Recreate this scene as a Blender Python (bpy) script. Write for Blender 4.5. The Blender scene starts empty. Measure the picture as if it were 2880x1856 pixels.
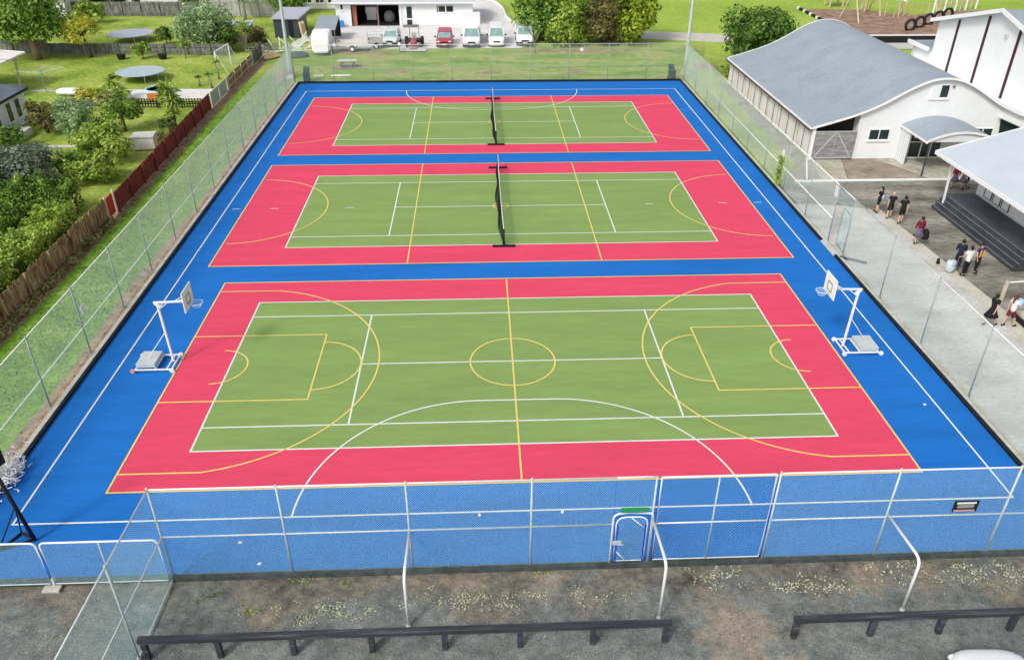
import bpy, math, random
import numpy as np
from mathutils import Vector, Matrix
R = math.radians
SC = bpy.context.scene
COL = SC.collection

# ------------------------------------------------------------------ camera
cam_d = bpy.data.cameras.new('camera'); cam = bpy.data.objects.new('camera', cam_d); COL.objects.link(cam)
yaw, pit, rol = -0.0438, 0.546, 0.0038
fw = Vector((-math.sin(yaw)*math.cos(pit), math.cos(yaw)*math.cos(pit), -math.sin(pit)))
r0 = Vector((math.cos(yaw), math.sin(yaw), 0)); u0 = r0.cross(fw)
rr = r0*math.cos(rol) + u0*math.sin(rol); uu = -r0*math.sin(rol) + u0*math.cos(rol)
M = Matrix.Identity(4)
for i in range(3):
    M[i][0] = rr[i]; M[i][1] = uu[i]; M[i][2] = -fw[i]
M[0][3], M[1][3], M[2][3] = -1.2723, -28.2546, 18.7405
cam.matrix_world = M
cam_d.sensor_width = 36; cam_d.lens = 28.006; cam_d.clip_end = 1500; cam_d.clip_start = 0.1
SC.camera = cam
# ------------------------------------------------------------------ sky, sun, exposure
SUN_EL, SUN_AZ = R(44), R(220)          # azimuth clockwise from +Y
W = bpy.data.worlds.new("World"); SC.world = W; W.use_nodes = True
nt = W.node_tree; bg = nt.nodes['Background']
sky = nt.nodes.new('ShaderNodeTexSky'); sky.sky_type = 'NISHITA'; sky.sun_disc = False
sky.sun_elevation = SUN_EL; sky.sun_rotation = SUN_AZ; sky.dust_density = 4; sky.air_density = 1.0
hs = nt.nodes.new('ShaderNodeHueSaturation'); hs.inputs['Saturation'].default_value = 0.35
nt.links.new(sky.outputs[0], hs.inputs['Color']); nt.links.new(hs.outputs[0], bg.inputs[0])
bg.inputs[1].default_value = 0.115
sd = bpy.data.lights.new('sun', 'SUN'); sun = bpy.data.objects.new('sun', sd); COL.objects.link(sun)
sd.energy = 1.35; sd.angle = R(10); sd.color = (1, 0.97, 0.92)
sdir = Vector((math.sin(SUN_AZ)*math.cos(SUN_EL), math.cos(SUN_AZ)*math.cos(SUN_EL), math.sin(SUN_EL)))
sun.rotation_euler = sdir.to_track_quat('Z', 'Y').to_euler(); sun.location = sdir*100
SC.view_settings.view_transform = 'Standard'; SC.view_settings.look = 'None'
SC.view_settings.exposure = 0.42; SC.view_settings.gamma = 1
SC.view_settings.use_curve_mapping = False

# ------------------------------------------------------------------ materials
def new_mat(name, rough=0.8, spec=0.3, metal=0.0):
    m = bpy.data.materials.new(name); m.use_nodes = True
    b = m.node_tree.nodes['Principled BSDF']
    b.inputs['Roughness'].default_value = rough
    b.inputs['Specular IOR Level'].default_value = spec
    b.inputs['Metallic'].default_value = metal
    return m, m.node_tree, b
def c4(c): return (c[0], c[1], c[2], 1)
def noise_mat(name, stops, scale=1.0, detail=8, rough=0.85, spec=0.25, metal=0.0, bump=0.0, bscale=None,
              second=None, stretch=None, world=True, contrast=None):
    """stops: [(pos, colour)...] over fractal noise; second=(scale, lo, hi): multiplied finer noise"""
    m, t, b = new_mat(name, rough, spec, metal)
    N, L = t.nodes, t.links
    if world:
        g = N.new('ShaderNodeNewGeometry'); co = g.outputs['Position']
    else:
        g = N.new('ShaderNodeTexCoord'); co = g.outputs['Object']
    if stretch:
        mp = N.new('ShaderNodeMapping'); mp.inputs['Scale'].default_value = stretch
        L.new(co, mp.inputs['Vector']); co = mp.outputs[0]
    n = N.new('ShaderNodeTexNoise'); n.inputs['Scale'].default_value = scale; n.inputs['Detail'].default_value = detail
    n.inputs['Roughness'].default_value = 0.6
    L.new(co, n.inputs['Vector'])
    cr = N.new('ShaderNodeValToRGB'); e = cr.color_ramp.elements
    e[0].position, e[0].color = stops[0][0], c4(stops[0][1])
    e[1].position, e[1].color = stops[-1][0], c4(stops[-1][1])
    for p, c in stops[1:-1]:
        k = e.new(p); k.color = c4(c)
    L.new(n.outputs['Fac'], cr.inputs[0]); out = cr.outputs[0]
    if second:
        n2 = N.new('ShaderNodeTexNoise'); n2.inputs['Scale'].default_value = second[0]; n2.inputs['Detail'].default_value = 4
        L.new(co, n2.inputs['Vector'])
        mr = N.new('ShaderNodeMapRange'); mr.inputs['From Min'].default_value = 0.3; mr.inputs['From Max'].default_value = 0.7
        mr.inputs['To Min'].default_value = second[1]; mr.inputs['To Max'].default_value = second[2]
        L.new(n2.outputs['Fac'], mr.inputs['Value'])
        vm = N.new('ShaderNodeVectorMath'); vm.operation = 'SCALE'
        L.new(out, vm.inputs[0]); L.new(mr.outputs[0], vm.inputs['Scale']); out = vm.outputs[0]
    L.new(out, b.inputs['Base Color'])
    if bump:
        nb = N.new('ShaderNodeTexNoise'); nb.inputs['Scale'].default_value = bscale or scale*6; nb.inputs['Detail'].default_value = 6
        L.new(co, nb.inputs['Vector'])
        bp = N.new('ShaderNodeBump'); bp.inputs['Strength'].default_value = bump; bp.inputs['Distance'].default_value = 0.03
        L.new(nb.outputs['Fac'], bp.inputs['Height']); L.new(bp.outputs[0], b.inputs['Normal'])
    return m
def plain(name, c, rough=0.6, var=0.12, scale=3.0, spec=0.3, metal=0.0, bump=0.0):
    lo = tuple(x*(1-var) for x in c); hi = tuple(min(1, x*(1+var)) for x in c)
    return noise_mat(name, [(0.35, lo), (0.65, hi)], scale, 5, rough, spec, metal, bump, world=False)
def leaf_mat(name, dark, mid, light, scale=0.9):
    m, t, b = new_mat(name, 0.65, 0.25)
    mid = tuple(min(.9, x*1.2) for x in mid); light = tuple(min(.9, x*1.3) for x in light)
    N, L = t.nodes, t.links
    g = N.new('ShaderNodeNewGeometry')
    n = N.new('ShaderNodeTexNoise'); n.inputs['Scale'].default_value = scale; n.inputs['Detail'].default_value = 7; n.inputs['Roughness'].default_value = 0.75
    L.new(g.outputs['Position'], n.inputs['Vector'])
    rnd = N.new('ShaderNodeMath'); rnd.operation = 'MULTIPLY_ADD'; rnd.inputs[1].default_value = 0.22; rnd.inputs[2].default_value = -0.11
    L.new(g.outputs['Random Per Island'], rnd.inputs[0])
    ad = N.new('ShaderNodeMath'); ad.operation = 'ADD'
    L.new(n.outputs['Fac'], ad.inputs[0]); L.new(rnd.outputs[0], ad.inputs[1])
    cr = N.new('ShaderNodeValToRGB'); e = cr.color_ramp.elements
    e[0].position, e[0].color = 0.37, c4(dark); e[1].position, e[1].color = 0.64, c4(light)
    k = e.new(0.5); k.color = c4(mid)
    L.new(ad.outputs[0], cr.inputs[0]); L.new(cr.outputs[0], b.inputs['Base Color'])
    tr = N.new('ShaderNodeBsdfTranslucent'); L.new(cr.outputs[0], tr.inputs['Color'])
    mx = N.new('ShaderNodeMixShader'); mx.inputs[0].default_value = 0.38
    L.new(b.outputs[0], mx.inputs[1]); L.new(tr.outputs[0], mx.inputs[2])
    L.new(mx.outputs[0], N['Material Output'].inputs['Surface'])
    return m

MT = {}
def court(name, c, v=0.10):
    lo = tuple(x*(1-v) for x in c); hi = tuple(x*(1+v) for x in c)
    return noise_mat(name, [(0.3, lo), (0.7, hi)], 0.5, 10, 0.8, 0.12, bump=0.25, bscale=60, second=(2.6, 0.95, 1.05), stretch=(0.3, 1.7, 1))
MT['blue'] = court('blue_turf', (0.014, 0.155, 0.52))
MT['red'] = court('red_turf', (0.71, 0.07, 0.135), 0.06)
MT['green'] = court('green_turf', (0.225, 0.34, 0.105), 0.09)
MT['line_w'] = plain('white_line_paint', (0.72, 0.76, 0.74), 0.7, 0.05)
MT['line_y'] = plain('yellow_line_paint', (0.80, 0.60, 0.17), 0.7, 0.06)
MT['grass'] = noise_mat('lawn_grass', [(0.28, (0.13, 0.22, 0.03)), (0.45, (0.24, 0.34, 0.05)), (0.6, (0.36, 0.43, 0.09)), (0.8, (0.43, 0.43, 0.15))],
                        0.22, 12, 0.9, 0.15, bump=0.8, bscale=9, second=(3.5, 0.72, 1.3))
MT['field'] = noise_mat('field_grass', [(0.3, (0.24, 0.36, 0.045)), (0.55, (0.32, 0.45, 0.07)), (0.8, (0.40, 0.47, 0.11))],
                        0.1, 12, 0.9, 0.15, bump=0.6, bscale=5, second=(2.0, 0.82, 1.18))
MT['backgrass'] = noise_mat('patchy_grass', [(0.3, (0.13, 0.22, 0.035)), (0.48, (0.22, 0.33, 0.06)), (0.58, (0.33, 0.37, 0.11)), (0.7, (0.34, 0.27, 0.15))],
                        0.33, 12, 0.9, 0.15, bump=0.8, bscale=8, second=(2.6, 0.72, 1.25), stretch=(0.6, 1.3, 1))
MT['dirt'] = noise_mat('bare_earth', [(0.3, (0.17, 0.11, 0.07)), (0.5, (0.33, 0.23, 0.155)), (0.7, (0.45, 0.35, 0.25))], 1.6, 10, 0.95, 0.1, bump=0.8, bscale=9, second=(9, 0.7, 1.25))
def gravel_mat():
    m, t, b = new_mat('worn_gravel_asphalt', 0.95, 0.12); N, L = t.nodes, t.links
    g = N.new('ShaderNodeNewGeometry'); co = g.outputs['Position']
    def nz(sc, det=10, ro=0.65):
        n = N.new('ShaderNodeTexNoise'); n.inputs['Scale'].default_value = sc; n.inputs['Detail'].default_value = det; n.inputs['Roughness'].default_value = ro
        L.new(co, n.inputs['Vector']); return n.outputs['Fac']
    def ramp(f, st):
        cr = N.new('ShaderNodeValToRGB'); e = cr.color_ramp.elements
        e[0].position, e[0].color = st[0][0], c4(st[0][1]); e[1].position, e[1].color = st[-1][0], c4(st[-1][1])
        for p, c in st[1:-1]: k = e.new(p); k.color = c4(c)
        L.new(f, cr.inputs[0]); return cr.outputs[0]
    def mth(op, a, bb, cc=None):
        n = N.new('ShaderNodeMath'); n.operation = op
        for i, v in enumerate((a, bb, cc)):
            if v is None: continue
            if isinstance(v, (int, float)): n.inputs[i].default_value = v
            else: L.new(v, n.inputs[i])
        return n.outputs[0]
    teal = ramp(nz(1.1, 12), [(0.3, (0.13, 0.145, 0.135)), (0.5, (0.20, 0.225, 0.21)), (0.7, (0.29, 0.31, 0.29))])
    brown = ramp(nz(0.8, 12), [(0.3, (0.10, 0.088, 0.07)), (0.48, (0.19, 0.175, 0.145)), (0.6, (0.27, 0.225, 0.165)), (0.75, (0.36, 0.29, 0.21))])
    tan = ramp(nz(1.5, 10), [(0.3, (0.27, 0.22, 0.165)), (0.7, (0.42, 0.35, 0.27))])
    sx = N.new('ShaderNodeSeparateXYZ'); L.new(co, sx.inputs[0])
    f = mth('ADD', mth('MULTIPLY', mth('ADD', sx.outputs['Y'], 13.6), 0.45), mth('MULTIPLY', mth('SUBTRACT', nz(0.45, 12), 0.5), 4.5)); 
    fc = N.new('ShaderNodeClamp'); L.new(f, fc.inputs[0])
    mx = N.new('ShaderNodeMix'); mx.data_type = 'RGBA'; L.new(fc.outputs[0], mx.inputs['Factor']); L.new(teal, mx.inputs[6]); L.new(brown, mx.inputs[7]); out = mx.outputs[2]
    for (px, py, r0) in ((5.6, -13.9, 1.35), (6.6, -15.4, 1.0), (1.6, -12.3, .45), (-7.6, -12.8, .6), (10.0, -12.3, .8), (-2.0, -11.9, .7), (0.6, -11.75, .7)):
        v = N.new('ShaderNodeVectorMath'); v.operation = 'DISTANCE'; L.new(co, v.inputs[0]); v.inputs[1].default_value = (px, py, 0)
        d = mth('SUBTRACT', r0, mth('ADD', v.outputs['Value'], mth('MULTIPLY', mth('SUBTRACT', nz(1.3, 8), 0.5), 3.0)))
        c = N.new('ShaderNodeClamp'); L.new(mth('MULTIPLY', d, 1.6), c.inputs[0])
        mm = N.new('ShaderNodeMix'); mm.data_type = 'RGBA'; L.new(mth('MULTIPLY', c.outputs[0], .75), mm.inputs['Factor']); L.new(out, mm.inputs[6]); L.new(tan, mm.inputs[7]); out = mm.outputs[2]
    fine = N.new('ShaderNodeMapRange'); L.new(mth('ADD', mth('MULTIPLY', nz(24, 5, .7), .6), mth('MULTIPLY', nz(3.2, 8, .7), .4)), fine.inputs[0]); fine.inputs[1].default_value = .36; fine.inputs[2].default_value = .64; fine.inputs[3].default_value = .4; fine.inputs[4].default_value = 1.3
    vm = N.new('ShaderNodeVectorMath'); vm.operation = 'SCALE'; L.new(out, vm.inputs[0]); L.new(fine.outputs[0], vm.inputs['Scale']); L.new(vm.outputs[0], b.inputs['Base Color'])
    bp = N.new('ShaderNodeBump'); bp.inputs['Strength'].default_value = .9; bp.inputs['Distance'].default_value = .03; L.new(nz(20, 6), bp.inputs['Height']); L.new(bp.outputs[0], b.inputs['Normal'])
    return m
MT['gravel'] = gravel_mat()
MT['concrete'] = noise_mat('pale_concrete', [(0.3, (0.40, 0.395, 0.34)), (0.5, (0.53, 0.53, 0.49)), (0.7, (0.63, 0.63, 0.60))], 0.5, 12, 0.85, 0.2, bump=0.3, bscale=14, second=(5, 0.86, 1.12), stretch=(0.8, 1.6, 1))
MT['strip'] = noise_mat('pale_kerb_concrete', [(0.3, (0.48, 0.46, 0.38)), (0.7, (0.64, 0.61, 0.53))], 1.2, 10, 0.85, 0.2, second=(8, 0.85, 1.1))
MT['asphalt'] = noise_mat('stained_asphalt', [(0.3, (0.12, 0.112, 0.09)), (0.5, (0.235, 0.225, 0.19)), (0.7, (0.38, 0.36, 0.31))], 0.4, 12, 0.9, 0.2, bump=0.4, bscale=20, second=(3.2, 0.78, 1.15), stretch=(0.7, 1.7, 1))
MT['paving'] = noise_mat('brown_paving', [(0.3, (0.2, 0.16, 0.12)), (0.5, (0.3, 0.25, 0.2)), (0.7, (0.42, 0.38, 0.31))], 0.5, 10, 0.9, 0.2, bump=0.3, second=(2.4, 0.8, 1.15))
MT['yard'] = noise_mat('white_concrete_yard', [(0.3, (0.62, 0.59, 0.56)), (0.6, (0.75, 0.74, 0.73))], 0.35, 10, 0.85, 0.2, second=(2.5, 0.88, 1.08))
MT['strip_grass'] = noise_mat('long_strip_grass', [(0.28, (0.09, 0.2, 0.02)), (0.5, (0.17, 0.33, 0.035)), (0.75, (0.3, 0.42, 0.09))], 0.5, 12, 0.9, 0.12, bump=0.9, bscale=9, second=(4, 0.75, 1.25))
MT['paving_tan'] = noise_mat('tan_paving', [(0.3, (0.34, 0.32, 0.24)), (0.5, (0.45, 0.43, 0.35)), (0.7, (0.55, 0.53, 0.46))], 0.6, 10, 0.9, 0.2, second=(2.4, 0.82, 1.15))
MT['bark'] = noise_mat('bark_mulch', [(0.3, (0.2, 0.12, 0.08)), (0.5, (0.32, 0.21, 0.155)), (0.7, (0.43, 0.31, 0.24))], 0.8, 12, 0.95, 0.1, bump=0.9, bscale=6, second=(5, 0.7, 1.2))
MT['black'] = plain('black_board', (0.012, 0.012, 0.013), 0.6, 0.3)
MT['barrier'] = noise_mat('black_timber', [(0.3, (0.018, 0.02, 0.026)), (0.55, (0.045, 0.05, 0.062)), (0.72, (0.12, 0.135, 0.16))], 2.0, 8, 0.55, 0.4, stretch=(0.3, 3, 3), world=False)
MT['galv'] = plain('galvanised_steel', (0.52, 0.57, 0.57), 0.5, 0.1, 4, 0.4, 0.1)
MT['wire'] = plain('galvanised_wire', (0.52, 0.84, 0.86), 0.5, 0.04, 4, 0.4, 0.0)
MT['wire_side'] = plain('pale_galvanised_wire', (0.72, 0.86, 0.78), 0.5, 0.04, 4, 0.4)
MT['whitepipe'] = plain('white_painted_steel', (0.8, 0.82, 0.82), 0.4, 0.06, 3, 0.4)
MT['post_side'] = plain('weathered_steel', (0.30, 0.36, 0.38), 0.5, 0.15, 3, 0.4, 0.2)
MT['white'] = noise_mat('white_paint', [(0.3, (0.74, 0.76, 0.77)), (0.7, (0.82, 0.83, 0.83))], 0.6, 8, 0.6, 0.3, second=(4, 0.97, 1.02))
MT['trim'] = plain('white_trim', (0.84, 0.84, 0.84), 0.5, 0.03)
MT['roof'] = noise_mat('grey_metal_roof', [(0.3, (0.265, 0.31, 0.36)), (0.5, (0.295, 0.345, 0.39)), (0.7, (0.33, 0.375, 0.415))], 0.5, 11, 0.55, 0.35, second=(4, 0.93, 1.07))
MT['roof_pale'] = noise_mat('pale_roof', [(0.3, (0.49, 0.55, 0.60)), (0.7, (0.56, 0.62, 0.67))], 0.5, 8, 0.5, 0.3)
MT['roof_pink'] = noise_mat('pinkish_roof', [(0.3, (0.45, 0.38, 0.4)), (0.7, (0.58, 0.5, 0.52))], 0.7, 8, 0.6, 0.3)
MT['roof_dark'] = noise_mat('slate_blue_roof', [(0.3, (0.10, 0.13, 0.16)), (0.7, (0.17, 0.21, 0.25))], 0.7, 8, 0.5, 0.3)
MT['maroon'] = plain('dark_maroon_paint', (0.05, 0.012, 0.016), 0.5, 0.15)
MT['deck'] = noise_mat('black_deck', [(0.3, (0.03, 0.035, 0.042)), (0.7, (0.075, 0.085, 0.10))], 0.7, 10, 0.5, 0.4, second=(5, 0.8, 1.2))
MT['stepnose'] = plain('worn_grey_edge', (0.25, 0.25, 0.26), 0.6, 0.2)
MT['glass'] = plain('dark_window_glass', (0.02, 0.035, 0.04), 0.12, 0.3, 1.5, 0.6)
MT['carglass'] = plain('pale_windscreen', (0.22, 0.34, 0.34), 0.1, 0.2, 2, 0.6)
MT['weathered'] = noise_mat('weathered_grey_timber', [(0.3, (0.15, 0.155, 0.16)), (0.5, (0.26, 0.26, 0.255)), (0.7, (0.38, 0.375, 0.36))], 1.4, 9, 0.9, 0.15, stretch=(1, 1, 6), world=False)
MT['cream'] = noise_mat('stained_cream_boards', [(0.3, (0.50, 0.40, 0.34)), (0.42, (0.70, 0.67, 0.65)), (0.75, (0.80, 0.79, 0.79))], 1.1, 9, 0.85, 0.2, stretch=(1, 1, 0.4))
MT['palings'] = noise_mat('brown_timber_palings', [(0.28, (0.07, 0.045, 0.03)), (0.43, (0.22, 0.12, 0.065)), (0.55, (0.36, 0.24, 0.13)), (0.7, (0.52, 0.48, 0.3))], 2.2, 8, 0.9, 0.15, stretch=(1, 3.5, 0.6))
MT['redfence'] = noise_mat('dark_red_stained_fence', [(0.3, (0.13, 0.024, 0.024)), (0.6, (0.27, 0.05, 0.045)), (0.8, (0.36, 0.13, 0.09))], 2, 8, 0.85, 0.2, stretch=(1, 3, 0.6))
MT['greyfence'] = noise_mat('grey_timber_palings', [(0.3, (0.07, 0.07, 0.065)), (0.5, (0.17, 0.17, 0.16)), (0.7, (0.33, 0.33, 0.31))], 1.8, 8, 0.9, 0.15, stretch=(3.5, 1, 0.6))
MT['paleboards'] = noise_mat('pale_grey_palings', [(0.3, (0.3, 0.3, 0.28)), (0.7, (0.5, 0.5, 0.47))], 1.5, 8, 0.9, 0.15, stretch=(3, 1, 0.6))
MT['brightred'] = plain('bright_red_paint', (0.55, 0.02, 0.018), 0.5, 0.12)
MT['bone'] = plain('bone_timber', (0.55, 0.48, 0.38), 0.8, 0.12)
MT['trunk'] = noise_mat('tree_bark', [(0.3, (0.06, 0.045, 0.035)), (0.7, (0.19, 0.15, 0.115))], 5, 8, 0.95, 0.1, bump=0.6)
MT['tantrunk'] = noise_mat('tan_bark', [(0.3, (0.2, 0.13, 0.09)), (0.7, (0.36, 0.25, 0.18))], 3, 8, 0.95, 0.1)
MT['paletrunk'] = noise_mat('grey_bark', [(0.3, (0.17, 0.16, 0.14)), (0.7, (0.36, 0.34, 0.3))], 4, 8, 0.95, 0.1)
MT['leaf_mid'] = leaf_mat('mid_green_leaves', (0.03, 0.075, 0.012), (0.12, 0.24, 0.03), (0.34, 0.48, 0.10))
MT['leaf_yellowgreen'] = leaf_mat('yellow_green_leaves', (0.06, 0.10, 0.012), (0.24, 0.33, 0.025), (0.5, 0.55, 0.07))
MT['kerbgrey'] = plain('grey_green_kerb_timber', (0.06, 0.075, 0.075), 0.8, 0.3)
MT['leaf_lime'] = leaf_mat('lime_leaves', (0.07, 0.125, 0.015), (0.24, 0.36, 0.04), (0.47, 0.58, 0.14))
MT['leaf_dark'] = leaf_mat('dark_leaves', (0.014, 0.032, 0.01), (0.055, 0.105, 0.02), (0.17, 0.26, 0.05))
MT['leaf_deep'] = leaf_mat('deep_green_leaves', (0.02, 0.05, 0.012), (0.085, 0.18, 0.028), (0.26, 0.40, 0.07))
MT['leaf_grey'] = leaf_mat('grey_green_leaves', (0.10, 0.18, 0.07), (0.24, 0.36, 0.16), (0.42, 0.53, 0.28))
MT['leaf_yellow'] = leaf_mat('yellow_leaves', (0.24, 0.25, 0.03), (0.55, 0.52, 0.06), (0.75, 0.68, 0.14))
MT['leaf_olive'] = leaf_mat('olive_brown_leaves', (0.06, 0.06, 0.022), (0.17, 0.155, 0.055), (0.32, 0.29, 0.11))
MT['leaf_slate'] = leaf_mat('slate_green_leaves', (0.04, 0.065, 0.04), (0.13, 0.18, 0.12), (0.32, 0.38, 0.27))
MT['leaf_brown'] = leaf_mat('dry_leaves', (0.14, 0.10, 0.045), (0.3, 0.26, 0.11), (0.42, 0.4, 0.18))
MT['skin'] = plain('skin', (0.62, 0.38, 0.27), 0.6, 0.05)
MT['tyre'] = plain('tyre_rubber', (0.018, 0.018, 0.018), 0.8, 0.2)
MT['rim'] = plain('wheel_rim', (0.5, 0.5, 0.5), 0.35, 0.1, 3, 0.5, 0.5)
def colmat(key, c, rough=0.5, var=0.08):
    if key not in MT: MT[key] = plain(key, c, rough, var)
    return MT[key]
# ------------------------------------------------------------------ mesh helpers
class MB:
    def __init__(s): s.v = []; s.f = []
    def add(s, vs, fs):
        b = len(s.v); s.v += [tuple(v) for v in vs]; s.f += [tuple(i+b for i in f) for f in fs]; return s
    def box(s, c, d, rz=0.0, rx=0.0, ry=0.0):
        m = Matrix.Rotation(rz, 3, 'Z') @ Matrix.Rotation(ry, 3, 'Y') @ Matrix.Rotation(rx, 3, 'X')
        vs = []
        for z in (-.5, .5):
            for x, y in ((-.5, -.5), (.5, -.5), (.5, .5), (-.5, .5)):
                vs.append(m @ Vector((x*d[0], y*d[1], z*d[2])) + Vector(c))
        return s.add(vs, [(3, 2, 1, 0), (4, 5, 6, 7), (0, 1, 5, 4), (1, 2, 6, 5), (2, 3, 7, 6), (3, 0, 4, 7)])
    def b2(s, x0, x1, y0, y1, z0, z1):
        return s.box(((x0+x1)/2, (y0+y1)/2, (z0+z1)/2), (abs(x1-x0), abs(y1-y0), abs(z1-z0)))
    def beam(s, p, q, w, h):
        p, q = Vector(p), Vector(q); d = (q-p); L = d.length; d.normalize()
        up = Vector((0, 0, 1)) if abs(d.z) < 0.95 else Vector((0, 1, 0))
        a = d.cross(up).normalized(); b = a.cross(d)
        vs = [p + a*sx*w/2 + b*sy*h/2 for sx, sy in ((-1, -1), (1, -1), (1, 1), (-1, 1))]
        vs += [v + d*L for v in vs]
        return s.add(vs, [(3, 2, 1, 0), (4, 5, 6, 7), (0, 1, 5, 4), (1, 2, 6, 5), (2, 3, 7, 6), (3, 0, 4, 7)])
    def path(s, pts, r, n=7, closed=False):
        pts = [Vector(p) for p in pts]; k = len(pts)
        rs = r if isinstance(r, (list, tuple)) else [r]*k
        rings = []; ref = None
        for i, p in enumerate(pts):
            if closed: t = (pts[(i+1) % k]-pts[i-1])
            else: t = (pts[min(i+1, k-1)]-pts[max(i-1, 0)])
            t.normalize()
            if ref is None:
                ref = Vector((0, 0, 1)) if abs(t.z) < 0.9 else Vector((1, 0, 0))
            a = t.cross(ref)
            if a.length < 1e-4: a = t.cross(Vector((0.3, 1, 0.2)))
            a.normalize(); b = t.cross(a); ref = -b if False else ref
            rings.append([p + (a*math.cos(2*math.pi*j/n) + b*math.sin(2*math.pi*j/n))*rs[i] for j in range(n)])
        vs = [v for rg in rings for v in rg]; fs = []
        m = k if closed else k-1
        for i in range(m):
            for j in range(n):
                a0, a1 = i*n+j, i*n+(j+1) % n; b0, b1 = ((i+1) % k)*n+j, ((i+1) % k)*n+(j+1) % n
                fs.append((a0, a1, b1, b0))
        if not closed:
            fs.append(tuple(range(n))[::-1]); fs.append(tuple((k-1)*n+j for j in range(n)))
        return s.add(vs, fs)
    def bar(s, p, q, r, n=7): return s.path([p, q], r, n)
    def poly(s, pts, z0, z1):
        k = len(pts)
        area = sum(pts[i][0]*pts[(i+1) % k][1]-pts[(i+1) % k][0]*pts[i][1] for i in range(k))
        if area < 0: pts = pts[::-1]
        vs = [(x, y, z0) for x, y in pts] + [(x, y, z1) for x, y in pts]
        return s.add(vs, [tuple(range(k))[::-1], tuple(range(k, 2*k))] + [(i, (i+1) % k, (i+1) % k+k, i+k) for i in range(k)])
    def flat(s, pts, z):
        k = len(pts)
        area = sum(pts[i][0]*pts[(i+1) % k][1]-pts[(i+1) % k][0]*pts[i][1] for i in range(k))
        if area < 0: pts = pts[::-1]
        return s.add([(p[0], p[1], z) for p in pts], [tuple(range(k))])
    def rect(s, x0, x1, y0, y1, z): return s.flat([(x0, y0), (x1, y0), (x1, y1), (x0, y1)], z)
    def extr(s, prof, hw):
        """profile (y,z) or (y,z,hw) extruded across x"""
        k = len(prof)
        L = [(-(p[2] if len(p) > 2 else hw), p[0], p[1]) for p in prof]; Rr = [((p[2] if len(p) > 2 else hw), p[0], p[1]) for p in prof]
        return s.add(L+Rr, [tuple(range(k)), tuple(range(k, 2*k))[::-1]] + [(i, i+k, (i+1) % k+k, (i+1) % k) for i in range(k)])
    def lathe(s, prof, c=(0, 0, 0), n=16, axis='z'):
        vs = []
        for r_, h in prof:
            for j in range(n):
                a = 2*math.pi*j/n; x, y = r_*math.cos(a), r_*math.sin(a)
                v = (x, y, h) if axis == 'z' else ((h, x, y) if axis == 'x' else (x, h, y))
                vs.append((v[0]+c[0], v[1]+c[1], v[2]+c[2]))
        fs = []
        for i in range(len(prof)-1):
            for j in range(n):
                fs.append((i*n+j, i*n+(j+1) % n, (i+1)*n+(j+1) % n, (i+1)*n+j))
        if prof[0][0] > 1e-6: fs.append(tuple(range(n))[::-1])
        if prof[-1][0] > 1e-6: fs.append(tuple((len(prof)-1)*n+j for j in range(n)))
        return s.add(vs, fs)
    def ell(s, c, r, n=12, m=8, top=1.0, bot=-1.0):
        prof = [(math.cos(a), math.sin(a)) for a in [R(-90)+(math.pi)*i/m for i in range(m+1)]]
        prof = [p for p in prof if bot-1e-6 <= p[1] <= top+1e-6]
        vs = []
        for pr, ph in prof:
            for j in range(n):
                a = 2*math.pi*j/n
                vs.append((c[0]+r[0]*pr*math.cos(a), c[1]+r[1]*pr*math.sin(a), c[2]+r[2]*ph))
        fs = [(i*n+j, i*n+(j+1) % n, (i+1)*n+(j+1) % n, (i+1)*n+j) for i in range(len(prof)-1) for j in range(n)]
        return s.add(vs, fs)
    def loft(s, secs, n=16, ex=0.45):
        """secs (y, z0, z1, hw): superellipse rings along y"""
        vs = []
        for y, z0, z1, hw in secs:
            zc, hz = (z0+z1)/2, (z1-z0)/2
            for j in range(n):
                a = 2*math.pi*(j+.5)/n; ca, sa = math.cos(a), math.sin(a)
                vs.append((hw*math.copysign(abs(ca)**ex, ca), y, zc+hz*math.copysign(abs(sa)**ex, sa)))
        k = len(secs)
        fs = [(i*n+j, i*n+(j+1) % n, (i+1)*n+(j+1) % n, (i+1)*n+j) for i in range(k-1) for j in range(n)]
        fs += [tuple(range(n))[::-1], tuple((k-1)*n+j for j in range(n))]
        return s.add(vs, fs)
    def move(s, t, rz=0.0):
        c, sn = math.cos(rz), math.sin(rz)
        s.v = [(x*c-y*sn+t[0], x*sn+y*c+t[1], z+t[2]) for x, y, z in s.v]; return s
    def build(s, name, mat, parent=None, world=False, smooth=False, bevel=0.0, label=None):
        me = bpy.data.meshes.new(name)
        vs = s.v
        if world and parent is not None:
            l = parent.location; vs = [(x-l.x, y-l.y, z-l.z) for x, y, z in vs]
        me.from_pydata(vs, [], s.f); me.validate(); me.update()
        if smooth:
            for p in me.polygons: p.use_smooth = True
        me.materials.append(MT[mat] if isinstance(mat, str) else mat)
        o = bpy.data.objects.new(name, me); COL.objects.link(o)
        if parent is not None: o.parent = parent
        if label: o['label'] = label
        if bevel:
            b = o.modifiers.new('bevel', 'BEVEL'); b.width = bevel; b.segments = 2; b.limit_method = 'ANGLE'
        return o
def tag(o, label=None, cat=None, group=None, kind=None):
    if label: o['label'] = label
    if cat: o['category'] = cat
    if group: o['group'] = group
    if kind: o['kind'] = kind
    return o
def thing(name, label, cat, loc=(0, 0, 0), rz=0.0, group=None):
    o = bpy.data.objects.new(name, None); COL.objects.link(o); o.empty_display_size = 0.3
    o.location = loc; o.rotation_euler = (0, 0, rz)
    return tag(o, label, cat, group)
def struct(mb, name, mat, label, cat):
    return tag(mb.build(name, mat), label, cat, kind='structure')
def copy_tree(o, parent=None):
    c = o.copy(); COL.objects.link(c)
    if parent is not None: c.parent = parent
    for ch in [x for x in bpy.data.objects if x.parent == o]: copy_tree(ch, c)
    return c
RNG = np.random.default_rng(7)
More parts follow.
